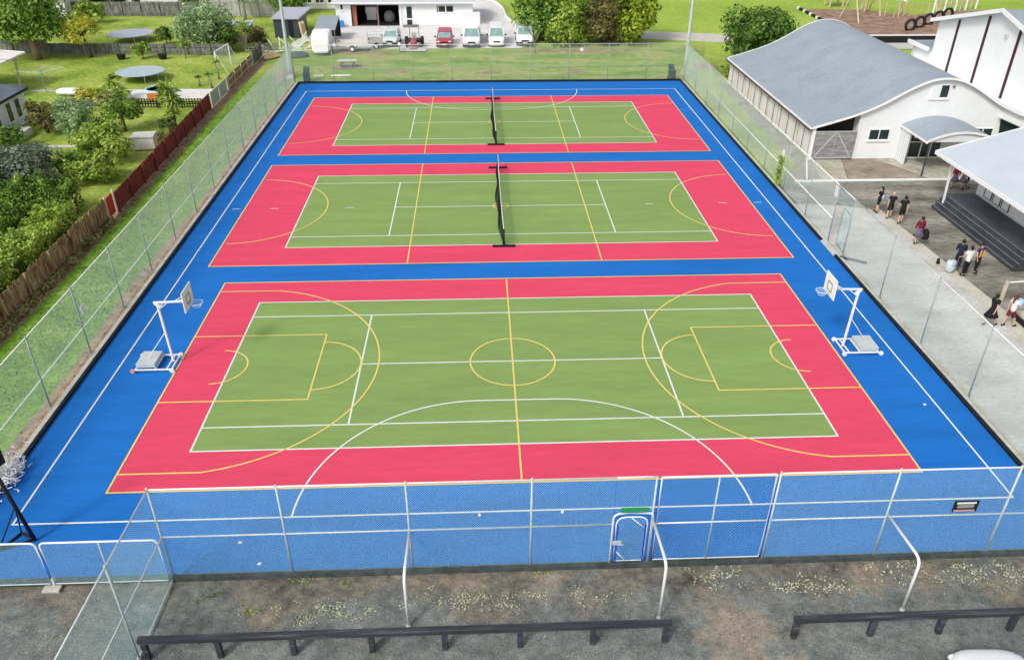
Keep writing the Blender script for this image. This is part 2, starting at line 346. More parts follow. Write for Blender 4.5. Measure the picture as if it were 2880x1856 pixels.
def quads_obj(name, C, A, B, mat, parent):
    """N quads with centres C and half axes A,B (Nx3 arrays); kite-shaped"""
    n = len(C)
    V = np.empty((n, 4, 3), np.float32)
    V[:, 0] = C-A; V[:, 1] = C-B*0.8+A*0.1; V[:, 2] = C+A; V[:, 3] = C+B*0.8+A*0.1
    me = bpy.data.meshes.new(name)
    me.vertices.add(n*4); me.vertices.foreach_set('co', V.ravel())
    me.loops.add(n*4); me.loops.foreach_set('vertex_index', np.arange(n*4, dtype=np.int32))
    me.polygons.add(n); me.polygons.foreach_set('loop_start', np.arange(0, n*4, 4, dtype=np.int32))
    me.update(calc_edges=True)
    me.materials.append(MT[mat])
    o = bpy.data.objects.new(name, me); COL.objects.link(o); o.parent = parent
    return o
def unit(a): return a/np.maximum(np.linalg.norm(a, axis=1, keepdims=True), 1e-6)
def leaf_axes(nrm, size, rng):
    t = unit(np.cross(nrm, rng.normal(size=nrm.shape))); b = np.cross(nrm, t)
    return t*size[:, None], b*size[:, None]*0.62
# ------------------------------------------------------------------ setting: ground sheets
struct(MB().rect(-260, 260, -120, 420, -0.06), 'ground', 'grass', 'green lawn and grass ground stretching round the courts', 'ground')
struct(MB().flat([(4, 62), (17, 62), (40, 47), (90, 47), (160, 60), (160, 330), (-5, 330), (-5, 95), (3, 90), (3.5, 75)], -0.045), 'sports_field', 'field',
       'bright green playing field beyond the trees and the hall', 'field')
struct(MB().flat([(-18.2, 46.9), (18.4, 46.9), (21, 52), (24, 62.2), (-19, 62.5), (-21.5, 58), (-19.5, 50)], -0.035), 'grass_verge', 'backgrass',
       'patchy worn grass between far court fence and parked vehicles', 'grass')
struct(MB().rect(-70, 70, -60, -11.42, -0.03), 'gravel', 'gravel', 'dark worn gravel ground in front of the near fence', 'ground')
struct(MB().flat([(18.1, -11.5), (22.9, -11.5), (22.9, 15.6), (20.8, 16.5), (18.1, 16.9)], -0.02), 'concrete_path', 'concrete', 'pale concrete path outside the right court fence', 'path')
struct(MB().flat([(22.3, -11.5), (45, -11.5), (45, 20.45), (18.1, 20.45), (18.1, 15), (22.3, 14)], -0.028), 'asphalt_yard', 'asphalt', 'dark stained asphalt yard between path and verandah building', 'yard')
struct(MB().flat([(20.7, 20.5), (21.72, 20.5), (21.72, 46), (21.0, 46), (20.8, 32)], -0.033), 'side_path', 'asphalt', 'narrow grey path along side wall of the hall', 'path')
struct(MB().flat([(22.85, -11.5), (23.7, -11.5), (23.5, 4), (22.95, 16), (22.5, 15.4), (22.7, 8)], -0.012), 'kerb_strip', 'strip', 'cream concrete kerb strip running along the right hand path', 'kerb')
pv = MB(); pt = MB()
def sl(m, a, b, c, d): m.poly([(a+.02, 20.70), (b-.02, 20.70), (d-.02, 24.85), (c+.02, 24.85)], -.05, -.014)
sl(pv, 18.2, 21.2, 21.8, 22.0); sl(pt, 21.2, 23.0, 22.0, 24.2); sl(pv, 23.0, 28.6, 24.2, 26.6); sl(pt, 28.6, 31.2, 26.6, 31.2); sl(pt, 31.2, 35.2, 31.2, 35.2)
struct(pt, 'pale_paving', 'paving_tan', 'tan coloured paving slabs by the hall porch and gate', 'paving')
struct(MB().flat([(-22.45, -11.5), (-18.0, -11.5), (-18.0, 48), (-22.5, 48)], -0.045), 'grass_strip', 'strip_grass', 'vivid green grass strip between paling fence and the courts', 'grass')
struct(pv, 'paving', 'paving', 'brown stained paving slabs in front of the white hall', 'paving')
struct(MB().flat([(-16.9, 61.2), (-9.3, 61.4), (3.4, 61.4), (4.8, 63), (4.4, 69), (4.0, 72), (3.2, 76), (2.3, 81), (2.1, 86.5), (1.2, 92), (-5, 100), (-14, 100), (-20, 78), (-20.5, 66)], -0.03),
       'depot_yard', 'yard', 'pale concrete yard under the parked vehicles by the depot', 'yard')
kb = MB().path([(3.9, 70.5, 0), (3.6, 73.5, 0), (3.3, 75.8, 0), (2.55, 79.8, 0), (2.3, 86.2, 0), (1.6, 90.5, 0), (-0.5, 95, 0)], 0.16, 6)
struct(kb, 'yard_kerb', 'trim', 'white curved kerb edging the depot yard', 'kerb')
struct(MB().flat([(14.5, 70.4), (20.5, 69.8), (28.5, 68.2), (40, 65), (40, 61.2), (26.3, 63.6), (19.8, 65.3), (14.5, 66.3)], -0.03), 'gravel_path', 'strip', 'pale footpath crossing the grass behind the right light pole', 'path')
struct(MB().flat([(42.4, 84.8), (42.3, 73), (44.3, 64.1), (62, 62.5), (78, 70), (72, 84), (62, 82.5), (56, 80), (50, 84)], -0.03), 'bark_ground', 'bark', 'brown bark mulch under the playground equipment', 'ground')
struct(MB().flat([(-23.3, -5), (-22.3, -5), (-22.35, 20), (-22.6, 40), (-22.5, 60), (-23.5, 62)], -0.04), 'earth_strip', 'dirt', 'bare earth strip at foot of the boundary fence', 'ground')
g = MB()
for y0 in (44.75, 29.2): g.rect(-41, -24, y0, y0+0.55, -0.03)
struct(g, 'garden_path', 'concrete', 'narrow grey concrete paths crossing the left garden', 'path')
struct(MB().flat([(-18.75, -11.5), (-18.0, -11.5), (-18.0, 47), (-18.6, 47), (-18.7, 30), (-18.5, 18), (-18.8, 8), (-18.5, 0)], -0.038), 'kerb_dirt', 'dirt', 'worn bare earth line along the left court edging', 'ground')
struct(MB().flat([(-31.6, 42.2), (-24.1, 41.9), (-24.1, 45.1), (-32, 45.2)], -0.02), 'patio', 'yard', 'white patio slab around the paddling pool', 'patio')
d = MB()
for cx, cy, a, b, sd_ in ((-8.9, 51, 1.3, .6, 1), (-0.2, 50.6, 1.2, .55, 2), (8.2, 50.7, 1.3, .5, 3), (-13.9, 53, 1.9, .9, 4), (9, 59.6, 7, .8, 5), (-14, 59.5, 4, .8, 6), (17.5, 48.6, .8, .5, 7), (21.6, 53, 1.3, 1.1, 8), (-19.6, 50, 1.0, 3.2, 9)):
    rg = random.Random(sd_)
    d.flat([(cx+a*math.cos(t*.35)*(0.75+.5*rg.random()), cy+b*math.sin(t*.35)*(0.75+.5*rg.random())) for t in range(18)], -0.024-0.0006*sd_)
struct(d, 'bare_patches', 'dirt', 'bare brown patches worn into the grass verge', 'ground')

# ------------------------------------------------------------------ courts
struct(MB().rect(-17.62, 17.62, -11.3, 46.75, 0), 'court_surface', 'blue', 'bright blue artificial turf surrounding the three courts', 'court surface')
CT = [(0, 14.06, 7.56), (17.07, 15.4, 7.65), (34.3, 15.4, 7.52)]
r_ = MB(); gr_ = MB()
for cy, hx, hy in CT:
    r_.rect(-hx, hx, cy-hy, cy+hy, 0.005); gr_.rect(-11.885, 11.885, cy-5.485, cy+5.485, 0.010)
struct(r_, 'court_border', 'red', 'pinkish red turf borders of the three courts', 'court surface')
struct(gr_, 'tennis_court', 'green', 'green turf tennis rectangles on the three courts', 'court surface')
def seg(mb, x0, y0, x1, y1, z, w=0.07):
    a = Vector((x0, y0)); b = Vector((x1, y1)); d_ = (b-a).normalized(); n_ = Vector((-d_.y, d_.x))*w/2; a = a-d_*w/2; b = b+d_*w/2
    mb.flat([(a+n_)[:], (b+n_)[:], (b-n_)[:], (a-n_)[:]], z)
def arc(mb, cx, cy, r, a0, a1, z, w=0.07, n=40):
    i0 = len(mb.v)
    for k in range(n+1):
        a = R(a0+(a1-a0)*k/n)
        for q in (r-w/2, r+w/2): mb.v.append((cx+q*math.cos(a), cy+q*math.sin(a), z))
    for k in range(n):
        b = i0+2*k; f = (b, b+1, b+3, b+2)
        mb.f.append(f if a1 > a0 else f[::-1])
def rectline(mb, x0, x1, y0, y1, z, w=0.07):
    seg(mb, x0, y0, x1, y0, z, w); seg(mb, x0, y1, x1, y1, z, w); seg(mb, x0, y0, x0, y1, z+.0005, w); seg(mb, x1, y0, x1, y1, z+.0005, w)
wl = MB(); yl = MB(); zw, zy = 0.015, 0.021
for i, (cy, hx, hy) in enumerate(CT):
    rectline(wl, -11.885, 11.885, cy-5.485, cy+5.485, zw, .07)
    for s in (-1, 1):
        seg(wl, -11.885, cy+s*4.115, 11.885, cy+s*4.115, zw+.0008)
        seg(wl, s*6.4, cy-4.115, s*6.4, cy+4.115, zw+.0016)
    seg(wl, -6.4, cy, 6.4, cy, zw+.0024)
    rectline(yl, -hx, hx, cy-hy, cy+hy, zy)
    if i == 0:
        seg(yl, 0, -hy, 0, hy, zy+.001)
        arc(yl, 0, 0, 1.8, 0, 360, zy+.002, n=64)
        for s in (-1, 1):
            bx = s*12.42; m = 180 if s > 0 else 0
            for t in (-1, 1):
                seg(yl, s*14.0, t*6.64, s*11.2, t*6.64, zy+.0015+.0001*t)
            th = math.degrees(math.asin(6.64/6.75))
            arc(yl, bx, 0, 6.75, m-th, m+th, zy+.002, n=64)
            for t in (-1, 1): seg(yl, s*14.0, t*2.45, s*8.22, t*2.45, zy+.0015)
            seg(yl, s*8.22, -2.45, s*8.22, 2.45, zy+.0025)
            arc(yl, s*8.22, 0, 1.8, m-90, m+90, zy+.003, n=32)
            arc(yl, bx, 0, 1.25, m-90, m+90, zy+.003, n=24)
    else:
        for s in (-1, 1):
            seg(yl, s*5.13, cy-hy, s*5.13, cy+hy, zy+.001)
            m = 180 if s > 0 else 0
            arc(yl, s*15.38, cy, 4.9, m-88, m+88, zy+.002, n=48)
        arc(yl, 0, cy, 0.47, 0, 360, zy+.003, n=24)
for x in (-15.9, -13.63, -9.15, 9.1, 13.65, 15.85): seg(wl, x-.22, 17.1, x+.22, 17.1, zw+.003, .06)
rectline(wl, -16.5, 16.52, -8.93, 43.95, zw+.0032, .07)
for y0, s in ((-8.93, 1), (43.95, -1)):
    arc(wl, -1.45, y0, 6.15, 90*s, 90*s+90*s, zw+.004, .07); arc(wl, 1.45, y0, 6.15, 0, 90*s, zw+.004, .07)
    seg(wl, -1.45, y0+6.15*s, 1.45, y0+6.15*s, zw+.0045, .07)
struct(wl, 'white_court_lines', 'line_w', 'white painted tennis and hockey lines', 'court lines')
struct(yl, 'yellow_court_lines', 'line_y', 'yellow painted basketball and netball lines', 'court lines')
# kerb boards
struct(MB().b2(-17.9, 17.9, -11.46, -11.3, -.05, .14), 'near_kerb_board', 'kerbgrey', 'dark edging board below the near chain link fence', 'kerb')
struct(MB().b2(-17.75, -17.62, -11.3, 46.9, -.05, .13).b2(17.62, 17.75, -11.3, 9.5, -.05, .13).b2(17.62, 17.75, 11.5, 46.9, -.05, .13).b2(-17.62, 17.62, 46.75, 46.9, -.05, .17),
       'black_kerb_board', 'black', 'black edging board round the sides and far end of the blue turf', 'kerb')
struct(MB().b2(-18.0, -17.78, -11.3, 46.9, -.05, .05).b2(17.78, 18.0, -11.3, 46.9, -.05, .05), 'pale_edging', 'concrete', 'pale concrete edging outside the black side boards', 'kerb')

# ------------------------------------------------------------------ chain link fences
def mesh_wires(p0, p1, z0, z1, pitch=0.072, d=0.0041, off=0.0, name='chain_mesh', parent=None, wm='wire'):
    p0 = np.array(p0, float); p1 = np.array(p1, float); L = np.linalg.norm(p1-p0); u = (p1-p0)/L
    H = z1-z0; nrm = np.array([-u[1], u[0]])
    segs = []
    for sgn in (1, -1):
        for s0 in np.arange(-H, L, pitch):
            # z = (s-s0) for sgn 1; mirrored for -1
            a, b = s0, s0+H
            ca, cb = max(a, 0), min(b, L)
            if cb-ca < 0.01: continue
            za, zb = ca-s0, cb-s0
            if sgn < 0: za, zb = H-za, H-zb
            segs.append((ca, za, cb, zb, sgn))
    S = np.array(segs); n = len(S)
    off2 = off + S[:, 4]*d*0.6
    P = np.stack([p0[0]+u[0]*S[:, 0]+nrm[0]*off2, p0[1]+u[1]*S[:, 0]+nrm[1]*off2, z0+S[:, 1]], 1)
    Q = np.stack([p0[0]+u[0]*S[:, 2]+nrm[0]*off2, p0[1]+u[1]*S[:, 2]+nrm[1]*off2, z0+S[:, 3]], 1)
    D = unit(Q-P); N3 = np.array([nrm[0], nrm[1], 0.0])[None].repeat(n, 0); B = np.cross(D, N3)
    V = np.empty((n, 6, 3), np.float32)
    for k in range(3):
        a = 2*math.pi*k/3; o_ = (B*math.cos(a)+N3*math.sin(a))*d*0.55
        V[:, k] = P+o_; V[:, k+3] = Q+o_
    base = np.arange(n)[:, None]*6
    F = np.concatenate([base+np.array([[k, (k+1) % 3, (k+1) % 3+3, k+3]]) for k in range(3)], 0)
    me = bpy.data.meshes.new(name)
    vv = V.reshape(-1, 3)
    if parent is not None: vv = vv - np.array(parent.location, np.float32)
    me.vertices.add(n*6); me.vertices.foreach_set('co', vv.astype(np.float32).ravel())
    me.loops.add(len(F)*4); me.loops.foreach_set('vertex_index', F.astype(np.int32).ravel())
    me.polygons.add(len(F)); me.polygons.foreach_set('loop_start', np.arange(0, len(F)*4, 4, dtype=np.int32))
    me.update(calc_edges=True); me.materials.append(MT[wm])
    o = bpy.data.objects.new(name, me); COL.objects.link(o); o.parent = parent
    return o
def fence(label, p0, p1, H, posts, rails, mat='galv', group=None, top='whitepipe', z0=0.16, pitch=.072, d=.0041, r=0.031, meshp=True, midm=None):
    if mat == 'post_side' and r > .03: d = .0056
    t = thing('chain_link_fence', label, 'fence', ((p0[0]+p1[0])/2, (p0[1]+p1[1])/2, 0), group=group)
    u = Vector((p1[0]-p0[0], p1[1]-p0[1])); L = u.length; u.normalize()
    if meshp: mesh_wires(p0, p1, z0, H, pitch=pitch, d=d, parent=t, wm='wire_side' if mat == 'post_side' else 'wire')
    for s in posts:
        x, y = p0[0]+u.x*s, p0[1]+u.y*s
        m = MB().path([(x, y, -.05), (x, y, H+.03)], r, 8)
        m.ell((x, y, H+.04), (r*1.3, r*1.3, r*1.2), 8, 5)
        m.lathe([(r*2.0, 0), (r*1.8, .05), (r, .07)], (x, y, 0.0), 8)
        m.build('post', mat, t, True, True)
    for i, z in enumerate(rails):
        m = MB().bar((p0[0], p0[1], z), (p1[0], p1[1], z), r*0.85, 7)
        m.build('top_rail' if z > H-.1 else ('bottom_rail' if z < .4 else 'mid_rail'), top if z > H-.1 else (midm or ('galv' if mat == 'galv' else 'whitepipe')), t, True, True)
    return t
YF = -11.36; HN = 3.53
fence('tall galvanised chain link fence along the near court edge, left of the gates', (-10.6, YF), (2.45, YF), HN, [0.0, 3.52, 7.1, 10.65], [1.72, HN])
fence('tall galvanised chain link fence panels at the near right corner, right of the gates', (7.15, YF), (17.9, YF), HN, [0.0, 3.48, 7.02, 10.7], [1.72, HN])
fence('tall chain link wing fence running from the near left corner towards the viewer', (-10.6, YF), (-10.85, -22), HN, [2.75, 5.6, 8.4], [0.06, 1.72, HN], z0=.1, midm='whitepipe')
HS = 3.22
fence('long chain link fence down the left side of the courts, beside the grass strip', (-18.07, -11.3), (-18.07, 46.9), HS, [1.0+3.83*i for i in range(15)]+[58.1], [1.33, HS], mat='post_side')
t = fence('long chain link fence down the right side, between courts and concrete path', (18.07, -11.3), (18.07, 9.5), HS, [0.1, 4.1, 8.06, 12.04, 16.2, 20.75], [HS], mat='post_side')
fence('chain link fence on the far right side, running past the hall to the far corner', (18.07, 11.5), (18.07, 46.9), HS, [0.0, 3.6]+[7.5+3.95*i for i in range(8)], [1.33, HS], mat='post_side')
fence('chain link fence across the far end of the courts in front of the grass verge', (-18.0, 46.9), (18.0, 46.9), 3.35, [3.6*i for i in range(11)], [1.33, 3.35], mat='post_side', d=.003, r=.024, midm='post_side')
# head mesh over the open side gate
mesh_wires((18.07, 9.5), (18.07, 11.5), 2.35, HS, parent=t)
MB().bar((18.07, 9.5, HS), (18.07, 11.5, HS), .028).build('top_rail', 'whitepipe', t, True, True)
def gate(name, label, p0, u, w, H, mids=(), z0=.2, wp=.072, wd=.0038, brace=True, round_=.25, mat='whitepipe', rail=None, group=None, vert=()):
    t = thing(name, label, 'gate', (p0[0], p0[1], 0), group=group)
    ux, uy = u
    P = lambda s, z: (p0[0]+ux*s, p0[1]+uy*s, z)
    pts = [P(0, z0), P(0, H-round_)] + [P(round_*(1-math.cos(R(a))), H-round_+round_*math.sin(R(a))) for a in (30, 60, 90)]
    pts += [P(w-round_*(1-math.cos(R(a))), H-round_+round_*math.sin(R(a))) for a in (90, 60, 30)] + [P(w, H-round_), P(w, z0)]
    MB().path(pts, .022 if w < 1.5 else .03, 8, closed=True).build('gate_frame', mat, t, True, True)
    for z in mids: MB().bar(P(0, z), P(w, z), .022).build('gate_rail', mat, t, True, True)
    for s in vert: MB().bar(P(s, z0), P(s, H), .024).build('gate_upright', 'galv', t, True, True)
    mesh_wires(P(.02, 0)[:2], P(w-.02, 0)[:2], z0+.02, H-.03, parent=t, pitch=wp, d=wd)
    return t, P
# pedestrian gate
t, P = gate('pedestrian_gate', 'narrow round topped chain link gate beside the green sign', (2.56, YF), (1, 0), .92, 2.0)
for s in (0, .92):
    MB().b2(P(s, 0)[0]+(.03 if s == 0 else -.065), P(s, 0)[0]+(.065 if s == 0 else -.03), YF-.02, YF+.02, .12, 1.7).build('blue_edge_strip', colmat('bluepaint', (.02, .06, .5)), t, True)
MB().bar(P(.45, 1.95), P(.9, 1.5), .014).build('corner_brace', 'whitepipe', t, True, True); MB().bar(P(.05, .62), P(.42, .14), .014).build('corner_brace', 'whitepipe', t, True, True)
MB().b2(P(.03, 0)[0]-.1, P(.03, 0)[0]+.16, YF-.08, YF-.02, .95, 1.07).bar((P(.1, 0)[0], YF-.12, 1.0), (P(.1, 0)[0]+.14, YF-.12, 1.0), .018).build('latch', 'galv', t, True)
t = thing('gate_portal', 'rounded white pipe portal framing the narrow pedestrian gate', 'gate frame', (3.0, YF, 0))
MB().path([(2.46, YF, 0), (2.46, YF, 1.95), (2.5, YF, 2.08), (2.6, YF, 2.14), (3.5, YF, 2.14), (3.6, YF, 2.1), (3.62, YF, 2.0), (3.62, YF, 0)], .03, 8).build('hoop', 'whitepipe', t, True, True)
mesh_wires((2.46, YF), (3.6, YF), 2.17, HN, parent=t)
MB().bar((2.46, YF, HN), (3.62, YF, HN), .028).build('top_rail', 'whitepipe', t, True, True)
MB().bar((3.6, YF, 0), (3.6, YF, HN), .032).build('post', 'galv', t, True, True)
# vehicle gate
gate('vehicle_gate', 'wide full height chain link gate with white frame, in the near fence', (3.74, YF), (1, 0), 3.3, HN-.03, mids=(1.72,), round_=.03, vert=(1.66,), wp=.1, wd=.003)
# low gates on the left
for x0, w, lb in ((-13.98, 3.3, 'low chain link gate leaf with rounded corners meeting the tall corner post'), (-17.6, 3.5, 'low chain link gate leaf at the left picture edge, hinged behind the black goal post')):
    gate('low_gate', lb, (x0, YF-.16), (1, 0), w, 1.78, round_=.14, z0=.1, vert=(1.65,) if x0 > -15 else (), group='low gates in the near left opening')
t = thing('gate_pad', 'pale concrete pad with steel drop bolt where the low gates meet', 'concrete pad', (-14.05, -11.6, 0))
MB().b2(-14.3, -13.8, -11.75, -11.45, -.03, .07).build('pad', 'concrete', t, True, bevel=.02)
MB().b2(-14.08, -14.0, -11.52, -11.4, .05, .3).build('drop_bolt', 'galv', t, True)
# side gate open
gate('side_gate', 'open chain link gate in the right fence beside the white notice', (18.1, 9.55), (.12, .99), 1.35, 2.25, round_=.25, mat='post_side')
t = thing('door_ramp', 'dark threshold channel lying across path at the side gate', 'threshold', (18.1, 9.1, 0))
MB().beam((17.9, 9.35, .05), (19.0, 8.55, .05), .12, .1).build('channel', 'barrier', t, True, bevel=.01)
MB().b2(17.62, 18.0, 9.5, 11.5, -.05, .03).build('sill', 'concrete', t, True)
# bent guard pipes
for k, (x, lb, hz) in enumerate(((-3.5, 'bent white guard pipe leaning off the near fence, leftmost of three', 1.78), (3.6, 'bent white guard pipe beside the narrow pedestrian gate', 1.98), (10.65, 'bent white guard pipe at right, behind the shorter black barrier', 1.85))):
    t = thing('guard_pipe', lb, 'guard pipe', (x, -13.32, 0), group='bent pipes from fence to ground')
    MB().path([(x, -13.32, -.03), (x, -13.32, hz-.12), (x, -13.29, hz+.03), (x, -13.2, hz+.12), (x, -13.05, hz+.14), (x, YF-.03, hz-.02 if k else hz-.1)], .043, 8).build('pipe', 'whitepipe', t, True, True)
    MB().lathe([(.07, 0), (.065, .06), (.04, .08)], (x, -13.32, -.02), 10).build('foot', 'concrete', t, True)
# barriers
def barrier(label, x0, x1, posts, y=-14.08):
    t = thing('timber_barrier', label, 'barrier', ((x0+x1)/2, y, 0), group='low black barriers on the gravel')
    MB().b2(x0, x1, y-.085, y+.085, .64, .80).build('rail', 'barrier', t, True, bevel=.012)
    for p in posts: MB().b2(p-.075, p+.075, y-.07, y+.07, -.05, .64).build('post', 'barrier', t, True, bevel=.01)
barrier('long low black timber barrier rail on eight posts, left and centre', -10.55, 3.72, [-10.43, -8.5, -6.53, -4.42, -2.45, -.4, 1.6, 3.6])
barrier('low black timber barrier rail at the lower right edge', 7.1, 18.5, [7.2, 9.36, 11.3, 13.35, 15.4, 17.4], y=-14.1)
# signs
def sign(label, x, y, z, w, h, mat, rz=0, back='galv', frame=None):
    t = thing('sign', label, 'sign', (x, y, z), rz)
    MB().b2(-w/2, w/2, -.012, .012, -h/2, h/2).build('sign_board', mat, t, bevel=.004)
    return t
t = sign('green rectangular sign above the narrow pedestrian gate', 3.05, YF-.05, 2.33, .8, .17, colmat('signgreen', (.02, .3, .1)))
t = sign('black bordered notice board hung on the near right fence', 12.9, YF-.06, 2.13, .74, .42, colmat('signblack', (.015, .015, .018)))
MB().b2(-.3, .28, -.02, -.013, .1, .16).build('white_line', 'trim', t)
MB().b2(-.26, .24, -.02, -.013, -.06, .07).build('grey_text_band', colmat('signgrey', (.28, .29, .3)), t)
MB().b2(-.33, .3, -.02, -.013, -.2, -.13).build('pink_footer', colmat('signpink', (.5, .3, .26)), t)
sign('small white notice on the left side fence near the hoop', -18.02, 1.55, 2.05, .3, .36, 'trim', R(90))
sign('tall white notice on the right fence above the thin green plant', 18.02, 19.9, 2.05, .34, .62, 'trim', R(90))
sign('white notice hanging above the open side gate', 18.12, 11.9, 2.75, .34, .6, 'trim', R(90))
sign('small round white disc on the far fence in front of the trees', 8.3, 46.85, 2.85, .26, .26, 'trim')
sign('tiny white tag on the near fence left of the sign', .94, YF-.05, 2.33, .08, .1, 'trim')
sign('tiny white tag on the near fence at centre', -1.45, YF-.05, 2.3, .07, .1, 'trim')
# light poles
def light_pole(label, x, y, h):
    t = thing('light_pole', label, 'light pole', (x, y, 0), group='floodlight poles at the far corners')
    MB().lathe([(.2, 0), (.17, 1.5), (.14, 6), (.09, h)], (0, 0, 0), 12).build('pole', 'galv', t, smooth=True)
    MB().b2(-.3, .3, -.3, .3, -.05, .25).build('base_plinth', 'concrete', t, bevel=.02)
    MB().bar((-1, 0, h), (1, 0, h), .05).build('cross_arm', 'galv', t)
    for s in (-1, 1): MB().box((s*.8, -.15, h+.2), (.5, .25, .4), rx=R(30)).build('floodlight', 'galv', t, bevel=.03)
light_pole('tall galvanised floodlight pole at the far left court corner', -18.85, 49.1, 13)
light_pole('tall galvanised floodlight pole at the far right court corner', 18.75, 49.6, 13)

# ------------------------------------------------------------------ tennis nets
def tennis_net(label, cy, bulge):
    t = thing('tennis_net', label, 'tennis net', (0, cy, 0), group='portable tennis nets')
    n = 26; L0 = 6.15
    top = []
    for i in range(n+1):
        y = -L0+2*L0*i/n; q = 1-(y/L0)**2
        top.append((-.0-.03*q, y, .98-.1*q))
    for i, p in enumerate(top): pass
    band = MB()
    for i in range(n):
        a, b = top[i], top[i+1]
        band.beam(a, b, .035, .09)
    band.build('net_band', 'trim', t)
    # net cords, sagging sideways
    m = MB()
    def pt(i, z):
        a = top[i]; s = math.sin(math.pi*min(1, max(0, 1-z/a[2])))
        yn = (a[1]+L0)/(2*L0); amp = bulge*(math.sin(math.pi*yn)*.6+.4*math.sin(2.6*math.pi*yn)**2)
        return Vector((a[0]-amp*max(0.0, 1-z/a[2])**.8, a[1], z))
    K = 12
    for k in range(K+1):
        for i in range(n):
            za, zb = top[i][2]*k/K+.01, top[i+1][2]*k/K+.01
            m.path([pt(i, za*.96), pt(i+1, zb*.96)], .007, 3)
    for i in range(n):
        for j in range(5):
            f = j/5
            m.path([pt(i, .03).lerp(pt(i+1, .03), f), pt(i, .5).lerp(pt(i+1, .5), f), pt(i, .94).lerp(pt(i+1, .94), f)], .007, 3)
    m.build('net_mesh', 'black', t)
    for s in (-1, 1):
        p = MB().path([(0, s*6.2, 0), (0, s*6.2, 1.05)], .05, 8).build('post', 'black', t, smooth=True)
        MB().b2(-.62, .62, s*6.2-.07, s*6.2+.07, .02, .12).b2(-.06, .06, s*5.5 if s > 0 else s*6.2, s*6.2 if s > 0 else s*5.5, .02, .1).build('base', 'black', t, bevel=.01)
        MB().lathe([(.07, -.03), (.07, .03)], (.55, s*6.2, .07), 10, 'y').lathe([(.07, -.03), (.07, .03)], (-.55, s*6.2, .07), 10, 'y').build('wheel', 'tyre', t)
tennis_net('portable tennis net with white band across the middle court', 17.5, .3)
tennis_net('portable tennis net with white band across the farthest court', 34.8, .25)

# ------------------------------------------------------------------ portable hoops
def hoop(label, x, y, s):
    """s=+1: ring points to +x"""
    t = thing('basketball_hoop', label, 'basketball hoop', (x, y, 0), 0 if s > 0 else math.pi, group='portable basketball hoops')
    f = MB()
    for yy in (-.5, .62): f.beam((-1.35, yy, .13), (.2, yy, .13), .06, .06)
    for xx in (-1.3, -.5, -.02, .18): f.beam((xx, -.5, .13), (xx, .62, .13), .055, .055)
    f.build('base_frame', 'whitepipe', t, bevel=.008)
    MB().b2(-1.28, -.5, -.42, .6, .17, .36).build('counterweight', colmat('cwt', (.5, .55, .54)), t, bevel=.02)
    for xx, yy, mt in ((-1.4, -.55, colmat('salmon', (.7, .33, .27))), (-1.4, .66, 'whitepipe'), (.2, -.54, 'whitepipe'), (.2, .66, 'whitepipe')):
        MB().lathe([(.04, -.04), (.1, -.035), (.1, .035), (.04, .04)], (xx, yy, .1), 12, 'y').build('wheel', mt, t)
    MB().beam((.08, .1, .15), (.0, .12, 2.95), .085, .085).build('pole', 'whitepipe', t, bevel=.01)
    MB().beam((-.14, .12, 2.96), (1.2, .12, 3.0), .065, .075).beam((-.1, .12, 2.93), (.12, .12, 2.75), .06, .12).build('arm', 'whitepipe', t, bevel=.008)
    MB().bar((.06, .12, 1.6), (-.95, .12, .3), .018).build('stay', 'whitepipe', t); MB().bar((.0, .12, 2.62), (.42, .12, 2.95), .018).build('stay', 'whitepipe', t)
    for dy in (-.3, .3): MB().bar((.7, .12, 3.0), (1.22, .12+dy, 3.25), .013).build('board_strut', 'whitepipe', t)
    b = MB().b2(1.24, 1.28, -.42, .66, 2.72, 3.62).build('backboard', 'trim', t, bevel=.01)
    m = MB()
    for a, c in (((-.08, 2.95), (-.08, 3.3)), ((.32, 2.95), (.32, 3.3)), ((-.08, 3.3), (.32, 3.3)), ((-.08, 2.95), (.32, 2.95))):
        m.beam((1.287, a[0], a[1]), (1.287, c[0], c[1]), .012, .045)
    m.build('target_square', colmat('sqgrey', (.2, .2, .22)), b)
    ring = [(1.57+.25*math.cos(R(a)), .12+.25*math.sin(R(a)), 2.93) for a in range(0, 360, 20)]
    MB().path(ring, .02, 6, closed=True).bar((1.28, .12, 2.93), (1.33, .12, 2.93), .03).build('ring', colmat('ringblue', (.45, .65, .85)), t)
    n = MB()
    for i in range(12):
        a0 = R(30*i)
        for dr in (1, -1):
            a1 = a0+dr*R(30)
            n.path([(1.57+.25*math.cos(a0), .12+.25*math.sin(a0), 2.92), (1.57+.18*math.cos(a1), .12+.18*math.sin(a1), 2.82), (1.57+.14*math.cos(a0), .12+.14*math.sin(a0), 2.74)], .005, 3)
    n.build('net', 'trim', t)
hoop('white portable basketball hoop on the left side of the nearest court', -14.36, .22, 1)
t2 = hoop('white portable basketball hoop on the right side of the nearest court', 14.5, .55, -1)
# black goal post bottom-left
t = thing('netball_post', 'black leaning goal post with triangular foot at the lower left corner', 'goal post', (-15.46, -9.66, 0))
MB().bar((-15.45, -9.66, .05), (-15.75, -9.75, 3.3), .06, 8).build('pole', 'black', t, True, True)
fr = MB().bar((-15.5, -9.66, .05), (-16.35, -10.05, .05), .04).bar((-15.5, -9.66, .06), (-16.0, -9.35, .06), .04).bar((-16.0, -9.35, .06), (-16.35, -10.05, .05), .04)
fr.bar((-15.6, -9.7, 1.5), (-16.35, -10.05, .06), .022).bar((-15.6, -9.7, 1.5), (-16.0, -9.35, .06), .022)
fr.build('foot_frame', 'black', t, True, True)
MB().box((-15.75, -9.75, 3.3), (.9, .04, .7), rz=R(70)).build('backboard', 'black', t, True)
